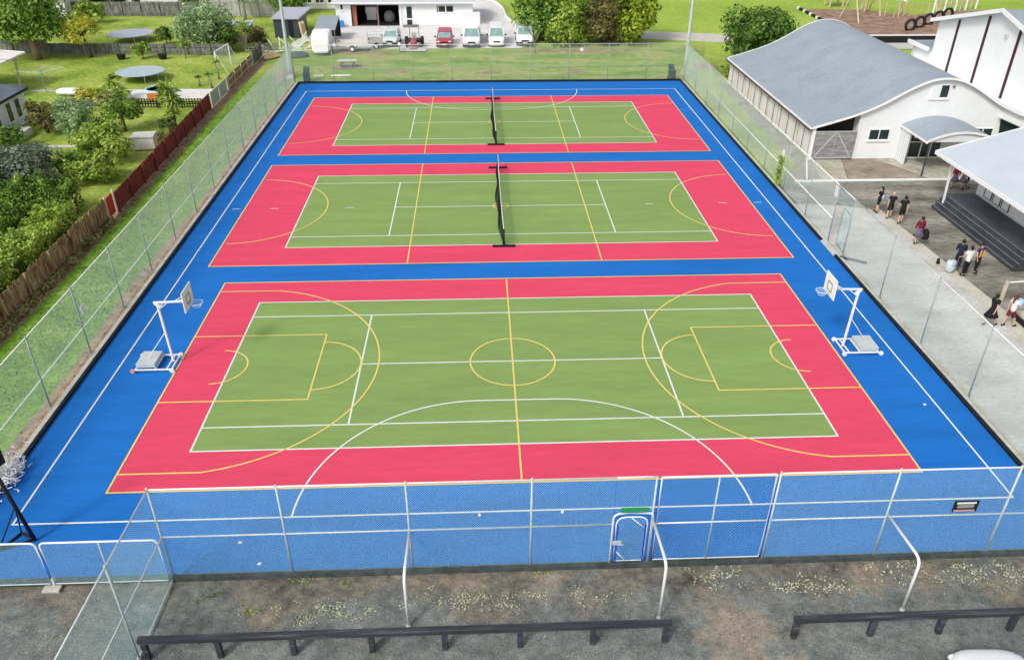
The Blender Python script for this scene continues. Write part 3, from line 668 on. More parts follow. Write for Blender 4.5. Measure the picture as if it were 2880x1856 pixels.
# bundled white netting on kerb
t = thing('netting_bundle', 'crumpled white netting draped over the kerb at left edge', 'netting', (-17.9, -6.9, 0))
rg = random.Random(5); m = MB()
for k in range(700):
    p = Vector((-17.85+rg.gauss(0, .26), -6.9+rg.gauss(0, .45), .1+abs(rg.gauss(0, .22))))
    pts = [p]
    for _ in range(4): pts.append(pts[-1]+Vector((rg.gauss(0, .06), rg.gauss(0, .06), rg.gauss(0, .05))))
    for q in pts: q.z = max(.06, q.z)
    m.path(pts, .016, 3)
m.build('netting', 'trim', t, True)
# litter on the courts
for i, (x, y, lb) in enumerate(((16.05, -3.7, 'tiny white scrap lying on the blue turf at right'), (-9.0, -10.0, 'tiny white scrap on blue turf behind the near left fence'), (-8.2, -10.9, 'tiny white scrap at the foot of the near left fence'))):
    t = thing('litter', lb, 'litter', (x, y, .02)); MB().poly([(-.06, -.03), (.05, -.05), (.07, .04), (-.03, .05)], 0, .02).build('scrap', 'trim', t)
def bin_(label, x, y, rz):
    t = thing('litter_bin', label, 'bin', (x, y, 0), rz, group='dark green bins at the far court corners')
    MB().extr([(-.26, 0), (.24, 0), (.32, .88), (-.34, .88)], .27).build('body', colmat('bingreen', (.02, .06, .06)), t, bevel=.02)
    MB().box((0, .25, 1.05), (.58, .06, .6), rx=R(-35)).build('lid', colmat('bindark', (.02, .04, .045)), t, bevel=.02)
    for s in (-1, 1): MB().lathe([(.1, -.03), (.1, .03)], (s*.24, .3, .1), 10, 'x').build('wheel', 'tyre', t)
bin_('dark green wheelie bin with open lid at the far left court corner', -17.0, 47.35, 0)
bin_('dark green wheelie bin with open lid at the far right court corner', 16.95, 47.3, .2)
# lichen / weed patches on gravel
rg = np.random.default_rng(3)
def scatter(name, label, patches, mat, n, sz, cat):
    C_ = []
    for (x, y, rx, ry, w) in patches:
        k = int(n*w); nc = max(4, k//14); ci = rg.integers(0, nc, k); cxs = rg.normal(x, rx*.55, nc); cys = rg.normal(y, ry*.6, nc); C_.append(np.stack([cxs[ci]+rg.normal(0, .11, k), cys[ci]+rg.normal(0, .07, k), rg.uniform(0, .03, k)-.02], 1))
    C_ = np.concatenate(C_); C_[:, 1] = np.minimum(C_[:, 1], -11.52)
    nr = unit(rg.normal(size=C_.shape)+np.array([0, 0, 1.6])); A, B = leaf_axes(nr, rg.uniform(.3, 1, len(C_))**1.5*sz, rg)
    tag(quads_obj(name, C_, A, B, mat, None), label, cat, kind='stuff')
scatter('lichen_patches', 'scattered pale yellow lichen and stones on the gravel', [(-6.0, -12.7, 1.3, .35, 1), (-2.2, -12.5, 1.2, .3, .8), (-.6, -12.5, .8, .35, .4), (1.6, -12.5, 1.2, .35, .3), (5.6, -11.8, .7, .2, .5),
        (8.3, -12.3, 1.0, .3, .8), (11.6, -12.2, 1.2, .3, .4), (13.2, -12.2, .8, .3, .5), (14.6, -12.1, 1.0, .3, .6), (13.2, -11.8, .5, .15, .2), (5.8, -12.3, .4, .1, .15), (11.2, -11.7, .8, .2, .25)], colmat('lichen', (.5, .52, .36), .9, .3) and 'lichen', 520, .045, 'ground cover')
scatter('weeds', 'small yellow green weeds at foot of the near fence', [(-9.5, -12.0, .4, .2, .3), (-8.0, -12.6, .4, .12, .3), (-5.5, -11.8, .2, .1, .2), (-6.9, -11.6, .6, .06, .2), (.4, -11.55, .1, .05, .15), (-15.7, -12, .2, .1, .15), (-13, -13.2, .2, .3, .1)], 'leaf_lime', 240, .05, 'weeds')
scatter('gravel_stones', 'loose pale stones strewn over the dark gravel', [(0, -13, 14, 1.0, 2), (0, -15, 16, 1.5, 3), (-14, -13, 3, 1.2, .8)], colmat('stone', (.42, .42, .38), .9, .3) and 'stone', 420, .028, 'stones')
# ------------------------------------------------------------------ trees and plants
def crown_leaves(rx, ry, rz, cz, n, size, seed, clumps, shell=.55, flat=.0, droop=0.0, low=-.75):
    rg = np.random.default_rng(seed)
    # clump centres
    d = unit(rg.normal(size=(clumps*3, 3))); d = d[d[:, 2] > low][:clumps]; k = len(d)
    rad = rg.uniform(shell, .97, k)
    cc = d*rad[:, None]*np.array([rx, ry, rz])
    cr = rg.uniform(.17, .44, k)*min(rx, ry, rz*1.3)
    cc2 = np.concatenate([cc, rg.normal(size=(max(2, k//5), 3))*np.array([rx, ry, rz])*.28]); cr2 = np.concatenate([cr, np.full(len(cc2)-k, .5*min(rx, rz))])
    idx = rg.choice(len(cc2), n, p=(cr2**2)/(cr2**2).sum())
    dd = unit(rg.normal(size=(n, 3))); rr_ = rg.uniform(.55, 1.08, n)
    P = cc2[idx]+dd*(rr_*cr2[idx])[:, None]*np.array([1.1, 1.1, .85])
    if droop: P[:, 2] -= droop*rg.uniform(0, 1, n)**2
    # stray leaves
    nr = unit(dd*.7+unit(P)*.5+np.array([0, 0, .45])+rg.normal(size=(n, 3))*.45)
    P[:, 2] += cz
    P[:, 2] = np.maximum(P[:, 2], .08)
    return P, nr, (.4+1.3*rg.uniform(0, 1, n)**1.6)*size, cc
def tree(label, x, y, h, r, mat, n=2600, size=.13, seed=1, name='tree', cat='tree', trunk='trunk', tr=None, ry=None, base=.28, clumps=26, droop=0.0, group=None, lean=(0, 0), fl=None):
    t = thing(name, label, cat, (x, y, 0), group=group)
    ry = ry or r; zc = h*(1+base)/2; rz = h*(1-base)/2
    P, nr, sz, cc = crown_leaves(r, ry, rz, zc, n, size, seed, clumps, droop=droop)
    P[:, 0] += lean[0]; P[:, 1] += lean[1]
    rg = np.random.default_rng(seed+99)
    A, B = leaf_axes(nr, sz, rg)
    quads_obj('crown', P, A, B, mat, t)
    tr = tr or .035*h+.03
    m = MB(); f = Vector((lean[0]*.6, lean[1]*.6, zc-rz*.45))
    m.path([(0, 0, -.05), (0.02, 0, f.z*.4), (f.x*.6, f.y*.6, f.z*.8), f], [tr*1.25, tr, tr*.85, tr*.7], 8)
    for c in cc[::max(1, len(cc)//9)][:10]:
        e = Vector((c[0]*.85+lean[0], c[1]*.85+lean[1], c[2]*.85+zc)); mid = f.lerp(e, .5)+Vector((0, 0, .08*h))
        m.path([f, mid, e], [tr*.55, tr*.33, tr*.12], 5)
    m.build('trunk', trunk, t, smooth=True)
    return t
def shrub(label, x, y, h, r, mat, n=1500, size=.11, seed=1, ry=None, name='shrub', cat='shrub', group=None, clumps=16):
    return tree(label, x, y, h, r, mat, n, size, seed, name, cat, 'trunk', .05, ry, .02, clumps, group=group)
def hedge(label, p0, p1, w, h, mat, n=4200, size=.11, seed=1):
    t = thing('hedge', label, 'hedge', ((p0[0]+p1[0])/2, (p0[1]+p1[1])/2, 0))
    u = Vector((p1[0]-p0[0], p1[1]-p0[1])); L = u.length; u.normalize()
    rg = np.random.default_rng(seed)
    s = rg.uniform(-L/2, L/2, n); q = rg.uniform(-1, 1, n); z = rg.uniform(0, 1, n)
    face = rg.uniform(0, 1, n); top = face < .5
    z = np.where(top, rg.uniform(.86, 1.05, n), z*.95); q = np.where(top, q, np.sign(q)*rg.uniform(.75, 1.05, n))
    bump = .10*np.sin(s*1.9+seed)+.08*np.sin(s*4.3+q*2)+.05*np.sin(s*9)
    zz = z*h*(1+bump); qq = q*w/2*(1+.12*np.sin(s*2.7+z*3))
    P = np.stack([u.x*s-u.y*qq, u.y*s+u.x*qq, zz], 1)
    nr = unit(np.stack([-u.y*q*(~top), u.x*q*(~top), np.where(top, 1.0, .35)], 1)+rg.normal(size=(n, 3))*.55)
    A, B = leaf_axes(nr, rg.uniform(.6, 1.3, n)*size, rg)
    quads_obj('foliage', P, A, B, mat, t)
    m = MB()
    for i in range(int(L/.8)+1):
        ss = -L/2+.3+i*.8
        for dq in (-.2, .2): m.path([(u.x*ss, u.y*ss, 0), (u.x*(ss+.2)-u.y*dq*w, u.y*(ss+.2)+u.x*dq*w, h*.85)], [.05, .02], 5)
    # twiggy inner mass
    m.build('stems', 'trunk', t)
    P2 = np.stack([u.x*s*.97, u.y*s*.97, z*h*.7], 1)[:n//3]; P2[:, 0] -= u.y*q[:n//3]*w*.3; P2[:, 1] += u.x*q[:n//3]*w*.3
    nr2 = unit(rg.normal(size=P2.shape)); A, B = leaf_axes(nr2, np.full(len(P2), size*1.8), rg)
    quads_obj('inner_leaves', P2, A, B, mat, t)
    return t
def spiky(label, x, y, heads, mat='leaf_lime', n=70, bl=.75, name='cabbage_tree', cat='cabbage tree', seed=1, group=None, w=.05):
    """heads: (dx, dy, z, scale)"""
    t = thing(name, label, cat, (x, y, 0), group=group)
    rg = np.random.default_rng(seed); m = MB(); C_ = []; A_ = []; B_ = []
    for dx, dy, z, sc in heads:
        if z > .3: m.path([(0, 0, -.03), (dx*.5, dy*.5, z*.55), (dx, dy, z)], [.1, .08, .06], 7)
        d = unit(rg.normal(size=(n, 3))+np.array([0, 0, .55])); d[:, 2] = np.abs(d[:, 2])*1.0-.15
        d = unit(d); L = bl*sc*rg.uniform(.6, 1.1, n)
        for k in range(2):
            a0, a1 = (0, .55) if k == 0 else (.5, 1.0)
            dk = d.copy()
            if k: dk[:, 2] -= .75; dk = unit(dk)
            st = np.array([dx, dy, z])+ (0 if k == 0 else 1)*d*(L*.5)[:, None]
            c = st+dk*(L*.27)[:, None]
            C_.append(c); A_.append(dk*(L*.3)[:, None]); b = unit(np.cross(dk, rg.normal(size=dk.shape)))*w*sc; B_.append(b)
    quads_obj('leaf_blades', np.concatenate(C_), np.concatenate(A_), np.concatenate(B_), mat, t)
    if m.v: m.build('trunk', 'paletrunk', t, smooth=True)
    return t
# four big trees behind the far grass verge
tree('dark green round tree over the white off road car', 6.0, 65.2, 6.9, 2.8, 'leaf_mid', 9500, .19, 11, clumps=50, base=-.1)
tree('tall yellow green drooping tree, second from left in the central clump', 8.8, 63.6, 7.9, 2.7, 'leaf_lime', 9500, .18, 12, clumps=50, base=-.2, droop=1.4)
tree('brownish dark tree between lime trees in the central clump', 12.4, 63.6, 7.6, 2.5, 'leaf_olive', 11000, .16, 13, clumps=52, base=-.25)
tree('bright yellow green tree at right end of the central clump', 15.6, 63.8, 7.3, 2.8, 'leaf_yellowgreen', 10000, .2, 14, clumps=50, base=-.15, lean=(.3, 0))
t = thing('young_tree', 'thin leaning young tree in front of the white off road car', 'tree', (4.9, 58.6, 0))
MB().path([(0, 0, 0), (-.1, 0, 1.0), (-.6, .1, 2.4)], [.07, .06, .04], 6).path([(-.1, 0, 1.1), (.5, 0, 2.3)], [.05, .02], 5).path([(-.4, .1, 1.9), (-1.3, 0, 2.9)], [.04, .02], 5).build('trunk', 'paletrunk', t, smooth=True)
rg = np.random.default_rng(2); P = rg.normal(size=(160, 3))*[.6, .4, .4]+[-.5, 0, 2.7]; A, B = leaf_axes(unit(rg.normal(size=P.shape)), np.full(160, .1), rg); quads_obj('crown', P, A, B, 'leaf_grey', t)
tree('dense dark green bush tree beside far left corner of the hall', 26.6, 52.5, 5.7, 3.3, 'leaf_deep', 15000, .17, 15, clumps=58, base=.0, trunk='trunk')
shrub('low yellow green shrub between right light pole and dark bush tree', 22.4, 48.3, 1.0, 1.1, 'leaf_lime', 900, .1, 16)
# thin climber on right fence
t = thing('climbing_plant', 'thin upright lime green plant at the right fence, under a tall white notice', 'plant', (17.98, 19.9, 0))
rg = np.random.default_rng(4); P = np.stack([rg.normal(0, .08, 500), rg.normal(0, .1, 500), rg.uniform(0, 2.0, 500)], 1); A, B = leaf_axes(unit(rg.normal(size=P.shape)), np.full(500, .08), rg)
quads_obj('foliage', P, A, B, 'leaf_lime', t); MB().bar((0, 0, 0), (0, 0, 1.9), .03).build('stem', 'leaf_mid', t)
# left gardens
tree('very large mid green tree with tan trunk in far left garden', -46.0, 57.4, 7.9, 4.2, 'leaf_mid', 15000, .19, 21, clumps=70, base=.16, trunk='tantrunk', tr=.36, lean=(-.8, .5))
tree('small yellow leaved tree against the grey middle fence', -41.0, 58.2, 4.1, 1.9, 'leaf_yellow', 2600, .13, 22, clumps=24, base=.3, trunk='trunk', lean=(-.4, 0))
shrub('lime green domed shrub behind the yellow tree', -48.3, 76.5, 2.6, 2.2, 'leaf_lime', 2400, .16, 23)
shrub('dark round shrub beside the farther trampoline', -35.4, 64.6, 1.9, .95, 'leaf_dark', 1200, .12, 24)
shrub('bright lime shrub between the two black pots', -35.4, 57.3, 1.7, .95, 'leaf_lime', 1200, .11, 25)
tree('spindly young tree right of the black pots', -31.2, 57.6, 1.9, .7, 'leaf_mid', 400, .09, 26, clumps=10, base=.4, tr=.04)
tree('pale green bushy tree behind the white football goal', -29.9, 61.5, 5.0, 2.9, 'leaf_grey', 8000, .15, 27, clumps=48, base=.02)
tree('dark green tree just right of the pale bushy tree', -27.6, 60.3, 2.9, 1.4, 'leaf_dark', 2600, .13, 28, clumps=22, base=.1)
spiky('yellow green cabbage tree with pale trunk near the lavender roofed shed', -25.7, 60.3, [(0, 0, 2.5, 1.5), (-.7, .1, 1.9, 1.1), (.4, -.1, 2.0, 1.0)], 'leaf_lime', 90, .8, seed=29)
shrub('dark scrubby shrub beside the dark shed', -25.0, 62.0, 2.1, 1.3, 'leaf_olive', 1800, .12, 30)
tree('dense green tree behind the dark shed', -25.3, 82, 4.6, 2.6, 'leaf_mid', 4200, .18, 31, clumps=30, base=.0)
tree('sparse white barked tree before the pale back fence', -30.3, 79, 4.6, 2.2, 'leaf_grey', 900, .13, 32, clumps=20, base=.25, trunk='paletrunk')
tree('dark spreading tree over the back fence', -37.5, 85, 4.8, 3.0, 'leaf_dark', 4200, .18, 33, clumps=30, base=.05)
shrub('long dark hedge like shrub behind the back fence', -50, 86, 3.2, 6.5, 'leaf_dark', 5000, .2, 34, ry=1.5, clumps=40)
spiky('small cabbage tree with one tuft, farthest of three by the side fence', -25.4, 48.7, [(-.1, 0, 1.5, .8)], 'leaf_lime', 60, .7, seed=35, group='young cabbage trees by the side fence')
spiky('small dark cabbage tree nearest the clear fence panels', -25.2, 45.6, [(-.15, 0, 1.15, .8)], 'leaf_mid', 60, .65, seed=36, group='young cabbage trees by the side fence')
spiky('smallest cabbage tree, standing beside the white patio', -26.5, 46.3, [(0, 0, .75, .7)], 'leaf_dark', 50, .6, seed=37, group='young cabbage trees by the side fence')
spiky('large yellow green palm like clump left of the paddling pool', -32.3, 41.6, [(0, 0, 1.3, 1.15), (.8, -.3, .8, 1.0), (-.8, -.2, .7, .9), (.2, .5, 1.7, .85)], 'leaf_lime', 100, .8, seed=38, w=.07)
shrub('golden yellow flowering shrub beside the garden steps', -34.2, 40.9, 1.3, 1.1, 'leaf_yellow', 1100, .1, 39)
shrub('small orange yellow shrub next to the golden shrub', -31.9, 39.6, 1.3, 1.2, 'leaf_brown', 1000, .1, 40)
tree('open branched citrus tree in the middle of the near lawn', -28.3, 33.0, 2.9, 1.7, 'leaf_mid', 1900, .11, 41, clumps=26, base=.2)
shrub('soft grey green rounded shrub left of citrus tree', -31.1, 31.4, 3.1, 1.35, 'leaf_grey', 6500, .085, 42, clumps=40, name='grey_shrub')
shrub('small teal green shrub at foot of the citrus tree', -30.1, 33.4, .9, .7, 'leaf_slate', 600, .1, 43)
tree('brown green maple like tree beside the white house wall', -34.0, 32.8, 2.3, 1.4, 'leaf_olive', 2600, .12, 44, clumps=26, base=.08)
tree('light green leafy tree at centre of the near garden', -27.0, 26.2, 2.7, 1.75, 'leaf_lime', 3300, .13, 45, clumps=36, base=.04)
spiky('tall yellow green cabbage tree beside the dark red fence', -24.9, 34.3, [(0, 0, 2.7, 1.35), (.3, -.4, 1.9, 1.3), (-.3, .3, 2.2, 1.2), (.1, -.6, 1.1, 1.0)], 'leaf_lime', 110, .8, seed=46, w=.06)
shrub('dark green shrub under the tall cabbage tree', -24.8, 32.6, 1.1, .8, 'leaf_dark', 900, .1, 47)
spiky('small brown tipped flax beside the red fence', -24.7, 30.6, [(0, 0, .25, 1.0), (.2, -.3, .2, .8)], 'leaf_olive', 80, .8, name='flax_plant', cat='flax', seed=48)
tree('green leafy shrub tree at left picture edge below the white house', -35.4, 28.4, 1.9, 1.8, 'leaf_mid', 2800, .12, 49, clumps=30, base=.0)
shrub('large slate green mounded shrub at left picture edge', -30.2, 20.6, 2.9, 2.7, 'leaf_slate', 11000, .11, 50, ry=2.6, clumps=60)
shrub('vivid green shrub at right end of the long hedge', -26.1, 22.3, 1.9, 1.6, 'leaf_lime', 3600, .11, 51, clumps=30)
shrub('mid green shrub between slate shrub and vivid green shrub', -27.6, 23.0, 1.7, 1.3, 'leaf_mid', 1700, .11, 52)
hedge('long clipped hedge with yellow green top crossing the near garden', (-35, 17.4), (-24.9, 16.7), 1.4, 2.0, 'leaf_mid', 9000, .1, 53)
hedge('thick lime topped hedge running along the brown paling fence', (-24.6, 14.3), (-24.4, 2.2), 1.7, 1.75, 'leaf_lime', 10500, .1, 54)
shrub('bright green bush between the two hedges at left edge', -28.2, 12.6, 2.3, 2.0, 'leaf_mid', 4600, .12, 55, clumps=36)
shrub('broad lime green bush behind the paling fence hedge', -27.4, 8.6, 2.0, 1.9, 'leaf_lime', 3900, .12, 56, clumps=30)
shrub('dry brown green bush at the lower left corner behind palings', -25.6, 4.6, 1.9, 1.9, 'leaf_brown', 4200, .1, 57, clumps=30)
shrub('tangled dry bush at the nearest end of the paling fence', -25.0, .6, 1.6, 1.6, 'leaf_brown', 2600, .1, 58)
shrub('dark gap filling shrub between hedge ends', -26.8, 15.0, 1.1, 1.3, 'leaf_dark', 2400, .11, 59)
# weeds at fence foot
def tufts(name, label, p0, p1, n, mat, sz, wdt, seed, hgt=.25):
    rg = np.random.default_rng(seed); f = rg.uniform(0, 1, n)
    P = np.stack([p0[0]+(p1[0]-p0[0])*f+rg.normal(0, wdt, n), p0[1]+(p1[1]-p0[1])*f+rg.normal(0, wdt, n), rg.uniform(0, hgt, n)-.03], 1)
    nr = unit(rg.normal(size=P.shape)); A, B = leaf_axes(nr, rg.uniform(.5, 1.2, n)*sz, rg)
    tag(quads_obj(name, P, A, B, mat, None), label, 'ground cover', kind='stuff')
tufts('fence_weeds', 'dry straw coloured weeds along foot of the brown paling fence', (-22.65, 1.5), (-22.6, 15.5), 2600, 'leaf_brown', .09, .12, 61, .35)
tufts('rough_grass', 'rough tussocks beside the earth strip along red fence', (-22.4, 16), (-22.6, 40), 1100, 'leaf_brown', .07, .2, 62, .15)
tufts('side_grass', 'long green grass in the strip outside left court fence', (-20.3, -6), (-20.3, 48), 16000, 'leaf_mid', .055, 1.1, 63, .06)

# ------------------------------------------------------------------ timber fences
def paling(label, p0, p1, h, mat, seed=1, gap=0.0, w=.15, cap=False, posts=2.4, jag=.06, group=None, name='timber_fence', railm=None):
    t = thing(name, label, 'fence', ((p0[0]+p1[0])/2, (p0[1]+p1[1])/2, 0), group=group)
    u = Vector((p1[0]-p0[0], p1[1]-p0[1])); L = u.length; u.normalize(); ang = math.atan2(u.y, u.x)
    rg = random.Random(seed); m = MB(); s = 0
    while s < L:
        hh = h+rg.uniform(-jag, jag); x, y = p0[0]+u.x*(s+w/2), p0[1]+u.y*(s+w/2)
        o_ = rg.uniform(-.012, .012)
        m.box((x-u.y*o_, y+u.x*o_, hh/2-.02), (w-.008, .02, hh), rz=ang, ry=rg.uniform(-.02, .02)); s += w+gap
    m.build('palings', mat, t, True)
    m = MB()
    for z in (.3, h-.3): m.beam((p0[0]+u.y*.05, p0[1]-u.x*.05, z), (p1[0]+u.y*.05, p1[1]-u.x*.05, z), .045, .09)
    m.build('rails', railm or mat, t, True)
    k = 0
    while k*posts <= L+.01:
        x, y = p0[0]+u.x*k*posts+u.y*.09, p0[1]+u.y*k*posts-u.x*.09
        MB().box((x, y, h/2), (.1, .1, h+.06), rz=ang).build('post', railm or mat, t, True); k += 1
    return t
paling('weathered brown paling fence in front of hedge at lower left', (-23.0, -1.0), (-22.85, 15.5), 1.4, 'palings', 1, jag=.09)
paling('dark red stained paling fence along the left garden', (-22.8, 16.95), (-23.45, 38.9), 1.25, 'redfence', 2, jag=.03)
t = thing('garden_gate', 'bright red gate panel between pale posts in the boundary fence', 'gate', (-22.8, 16.2, 0))
MB().box((-22.82, 16.2, .72), (.04, .98, 1.15), rz=R(1)).build('red_panel', 'brightred', t, True)
for y in (15.62, 16.82): MB().b2(-22.87, -22.75, y-.06, y+.06, 0, 1.45).build('post', 'bone', t, True, bevel=.01)
t = thing('panel_fence', 'clear grey panel fence beside the white patio', 'fence', (-23.4, 41.6, 0))
for i in range(2):
    y0 = 39.15+i*2.45
    MB().b2(-23.42, -23.38, y0+.1, y0+2.35, .15, 1.15).build('panel', colmat('panelgrey', (.36, .42, .42), .3), t, True)
    MB().b2(-23.44, -23.36, y0, y0+2.45, 1.15, 1.23).b2(-23.44, -23.36, y0, y0+.1, 0, 1.15).b2(-23.44, -23.36, y0+.1, y0+2.45, .05, .15).build('frame', 'bone', t, True)
MB().b2(-23.5, -23.3, 44.05, 44.2, 0, 1.3).build('post', 'bone', t, True)
paling('mixed brown paling fence beyond the clear panels', (-23.4, 44.25), (-23.45, 53.6), 1.2, 'palings', 3, jag=.03, railm='bone')
paling('short pale timber fence length ending near the rubbish heap', (-23.5, 53.9), (-23.6, 58.4), 1.3, 'greyfence', 4, jag=.03)
paling('grey timber fence across left gardens behind the pots', (-45.8, 59.9), (-27.2, 59.0), 1.05, 'greyfence', 5, jag=.02)
paling('dark grey timber fence across left picture edge, under the big tree', (-64, 61.0), (-46.0, 59.95), 1.4, 'greyfence', 6, jag=.03)
paling('dark back fence behind the farther trampoline', (-53.5, 81.7), (-36.5, 81.2), 1.7, 'greyfence', 7, jag=.04)
paling('pale weathered back fence left of the dark shed', (-36.2, 81.1), (-26.3, 80.8), 2.0, 'paleboards', 8, jag=.05)
paling('low black picket fence in front of the paddling pool', (-29.9, 39.4), (-23.9, 39.3), .75, 'black', 9, gap=.13, w=.1, jag=.01, name='picket_fence', posts=2)
MB_ = None
# trampolines
def trampoline(label, x, y, r, z, mat, ring):
    t = thing('trampoline', label, 'trampoline', (x, y, 0), group='round trampolines in the left gardens')
    MB().lathe([(0, z), (r*.86, z)], (0, 0, 0), 32).build('mat', mat, t)
    MB().lathe([(r*.86, z+.01), (r*.87, z+.03), (r, z+.02), (r, z-.03), (r*.87, z-.02)], (0, 0, 0), 32).build('edge_pad', ring, t)
    for k in range(4):
        a = R(45+90*k); p = Vector((math.cos(a), math.sin(a), 0)); q = Vector((-p.y, p.x, 0))*r*.3
        MB().path([p*r*.96+q+Vector((0, 0, z)), p*r*.9+q+Vector((0, 0, .04)), p*r*.9-q+Vector((0, 0, .04)), p*r*.96-q+Vector((0, 0, z))], .022, 6).build('leg', 'galv', t)
    return t
trampoline('round grey trampoline with pale rim on the nearer lawn', -32.5, 48.75, 2.15, .75, colmat('trampmat', (.22, .25, .27)), colmat('tramprim', (.42, .5, .54)))
trampoline('round lavender grey trampoline on the farther lawn', -39.7, 66.2, 2.45, .8, colmat('trampmat2', (.3, .33, .42)), colmat('tramprim2', (.4, .44, .53)))
for x, lb in ((-37.55, 'black plant pot with twig, left of the lime shrub'), (-33.4, 'black plant pot with twig, right of the lime shrub')):
    t = thing('plant_pot', lb, 'plant pot', (x, 57.3, 0), group='black pots by grey fence')
    MB().lathe([(.36, 0), (.45, .42), (.41, .42), (.38, .36), (0, .36)], (0, 0, 0), 14).build('pot', 'black', t)
    rg = np.random.default_rng(int(-x)); P = rg.normal(size=(70, 3))*[.15, .15, .25]+[0, 0, .85]; A, B = leaf_axes(unit(rg.normal(size=P.shape)), np.full(70, .07), rg)
    quads_obj('leaves', P, A, B, 'leaf_grey', t); MB().bar((0, 0, .3), (.05, 0, 1.1), .015).build('stem', 'trunk', t)
# football goal
t = thing('football_goal', 'white football goal frame with sagging net on far lawn', 'goal', (-26, 52.8, 0))
MB().path([(-26.1, 50.9, 0), (-26.1, 50.9, 1.95), (-25.8, 54.6, 1.95), (-25.8, 54.6, 0)], .07, 8).build('goal_frame', 'whitepipe', t, True)
MB().bar((-25.8, 54.6, 1.95), (-24.9, 54.7, .05), .03).bar((-26.1, 50.9, 1.95), (-25.2, 50.9, .05), .03).build('back_stay', 'whitepipe', t, True)
m = MB()
for i in range(20):
    f = i/19; m.bar((-26.1+.3*f, 50.9+3.7*f, 1.95), (-25.2+.3*f, 50.9+3.7*f, .05), .008, 3)
for i in range(10):
    f = i/9; m.bar((-26.1+.9*f, 50.9, 1.95-1.9*f), (-25.8+.9*f, 54.6, 1.95-1.9*f), .008, 3)
m.build('net', 'galv', t, True)
# paddling pool, cover, bench table, block, clothesline
t = thing('paddling_pool', 'round light blue paddling pool on the white patio', 'paddling pool', (-29.3, 44.0, 0))
MB().lathe([(1.15, 0), (1.25, .2), (1.2, .42), (1.08, .42), (1.05, .2), (1.05, .1)], (0, 0, 0), 24).build('wall', colmat('poolblue', (.45, .75, .85)), t, smooth=True)
MB().lathe([(0, .32), (1.06, .32)], (0, 0, 0), 24).build('water', colmat('poolwater', (.3, .66, .78), .1), t)
t = thing('toy_box', 'orange plastic box before the paddling pool', 'box', (-29.0, 41.7, 0)); MB().b2(-.5, .5, -.25, .25, 0, .45).b2(-.54, .54, -.29, .29, .45, .52).build('box_body', colmat('orange', (.6, .2, .06)), t, bevel=.03)
t = thing('upturned_boat', 'white upturned dinghy lying beside the garden path', 'boat', (-36.6, 43.6, 0), R(-12))
MB().loft([(-1.5, 0, .1, .1), (-1.1, 0, .42, .45), (0, 0, .55, .62), (1.0, 0, .5, .58), (1.3, 0, .45, .5)], 12, .8).move((0, 0, 0), R(90)).build('hull', 'trim', t, smooth=True)
MB().beam((-.2, -.6, .1), (1.6, -.8, .4), .12, .1).build('oar', 'weathered', t)
t = thing('garden_steps', 'dark timber garden steps between shrubs and path', 'steps', (-34.4, 40.2, 0))
for i in range(2): MB().b2(-1.3, 1.1, -.25+i*.9, .25+i*.9, .1+i*.15, .25+i*.15).build('tread', 'greyfence', t)
MB().b2(-1.25, -1.1, -.2, .9, 0, .2).b2(.9, 1.05, -.2, .9, 0, .2).build('bearer', 'greyfence', t)
t = thing('stone_block', 'square pale stone block standing on narrow garden path', 'stone block', (-25.3, 28.9, 0), R(8))
MB().b2(-.75, .75, -.6, .6, 0, .85).build('block', 'cream', t, bevel=.06); MB().b2(-.8, .8, -.65, .65, .85, .98).build('cap_slab', 'concrete', t, bevel=.03)
t = thing('clothesline', 'rotary clothesline with teal pole on far left lawn', 'clothesline', (-39.4, 44.6, 0))
MB().bar((0, 0, 0), (0, 0, 1.9), .04).build('pole', colmat('teal', (.12, .35, .3)), t)
m = MB()
for k in range(4):
    a = R(90*k+20); m.bar((0, 0, 1.7), (1.9*math.cos(a), 1.9*math.sin(a), 1.95), .02, 5)
for rr2 in (.7, 1.1, 1.5, 1.9):
    q = [(rr2*math.cos(R(90*k+20)), rr2*math.sin(R(90*k+20)), 1.7+.25*rr2/1.9) for k in range(4)]
    for i in range(4): m.bar(q[i], q[(i+1) % 4], .008, 3)
m.build('arms_and_lines', 'galv', t)
# ------------------------------------------------------------------ buildings
def window(parent, name, frame_m, pane_m, c, w, h, axis='y', sgn=-1, mull=1, depth=.06, fr=.07, label=None):
    """window on a wall facing axis*sgn, centred at c (world)"""
    def bx(m, u0, u1, z0, z1, d0, d1):
        if axis == 'y': return m.b2(c[0]+u0, c[0]+u1, c[1]+sgn*d0, c[1]+sgn*d1, c[2]+z0, c[2]+z1)
        return m.b2(c[0]+sgn*d0, c[0]+sgn*d1, c[1]+u0, c[1]+u1, c[2]+z0, c[2]+z1)
    m = MB()
    bx(m, -w/2, w/2, h/2-fr, h/2, 0, depth); bx(m, -w/2, w/2, -h/2, -h/2+fr, 0, depth)
    bx(m, -w/2, -w/2+fr, -h/2+fr, h/2-fr, 0, depth); bx(m, w/2-fr, w/2, -h/2+fr, h/2-fr, 0, depth)
    for k in range(1, mull+1):
        u = -w/2+w*k/(mull+1); bx(m, u-fr*.4, u+fr*.4, -h/2+fr, h/2-fr, 0, depth)
    o = m.build(name, frame_m, parent, True, label=label)
    p = bx(MB(), -w/2+fr, w/2-fr, -h/2+fr, h/2-fr, 0, depth*.4); pl = parent.location
    p.v = [(x-pl.x, y-pl.y, z-pl.z) for x, y, z in p.v]
    p.build('pane', pane_m, o)
    bx2 = MB(); bx(bx2, -w/2-.05, w/2+.05, -h/2-.07, -h/2, 0, depth+.05); bx2.v = [(x-pl.x, y-pl.y, z-pl.z) for x, y, z in bx2.v]
    bx2.build('sill', 'trim', o)
    return o
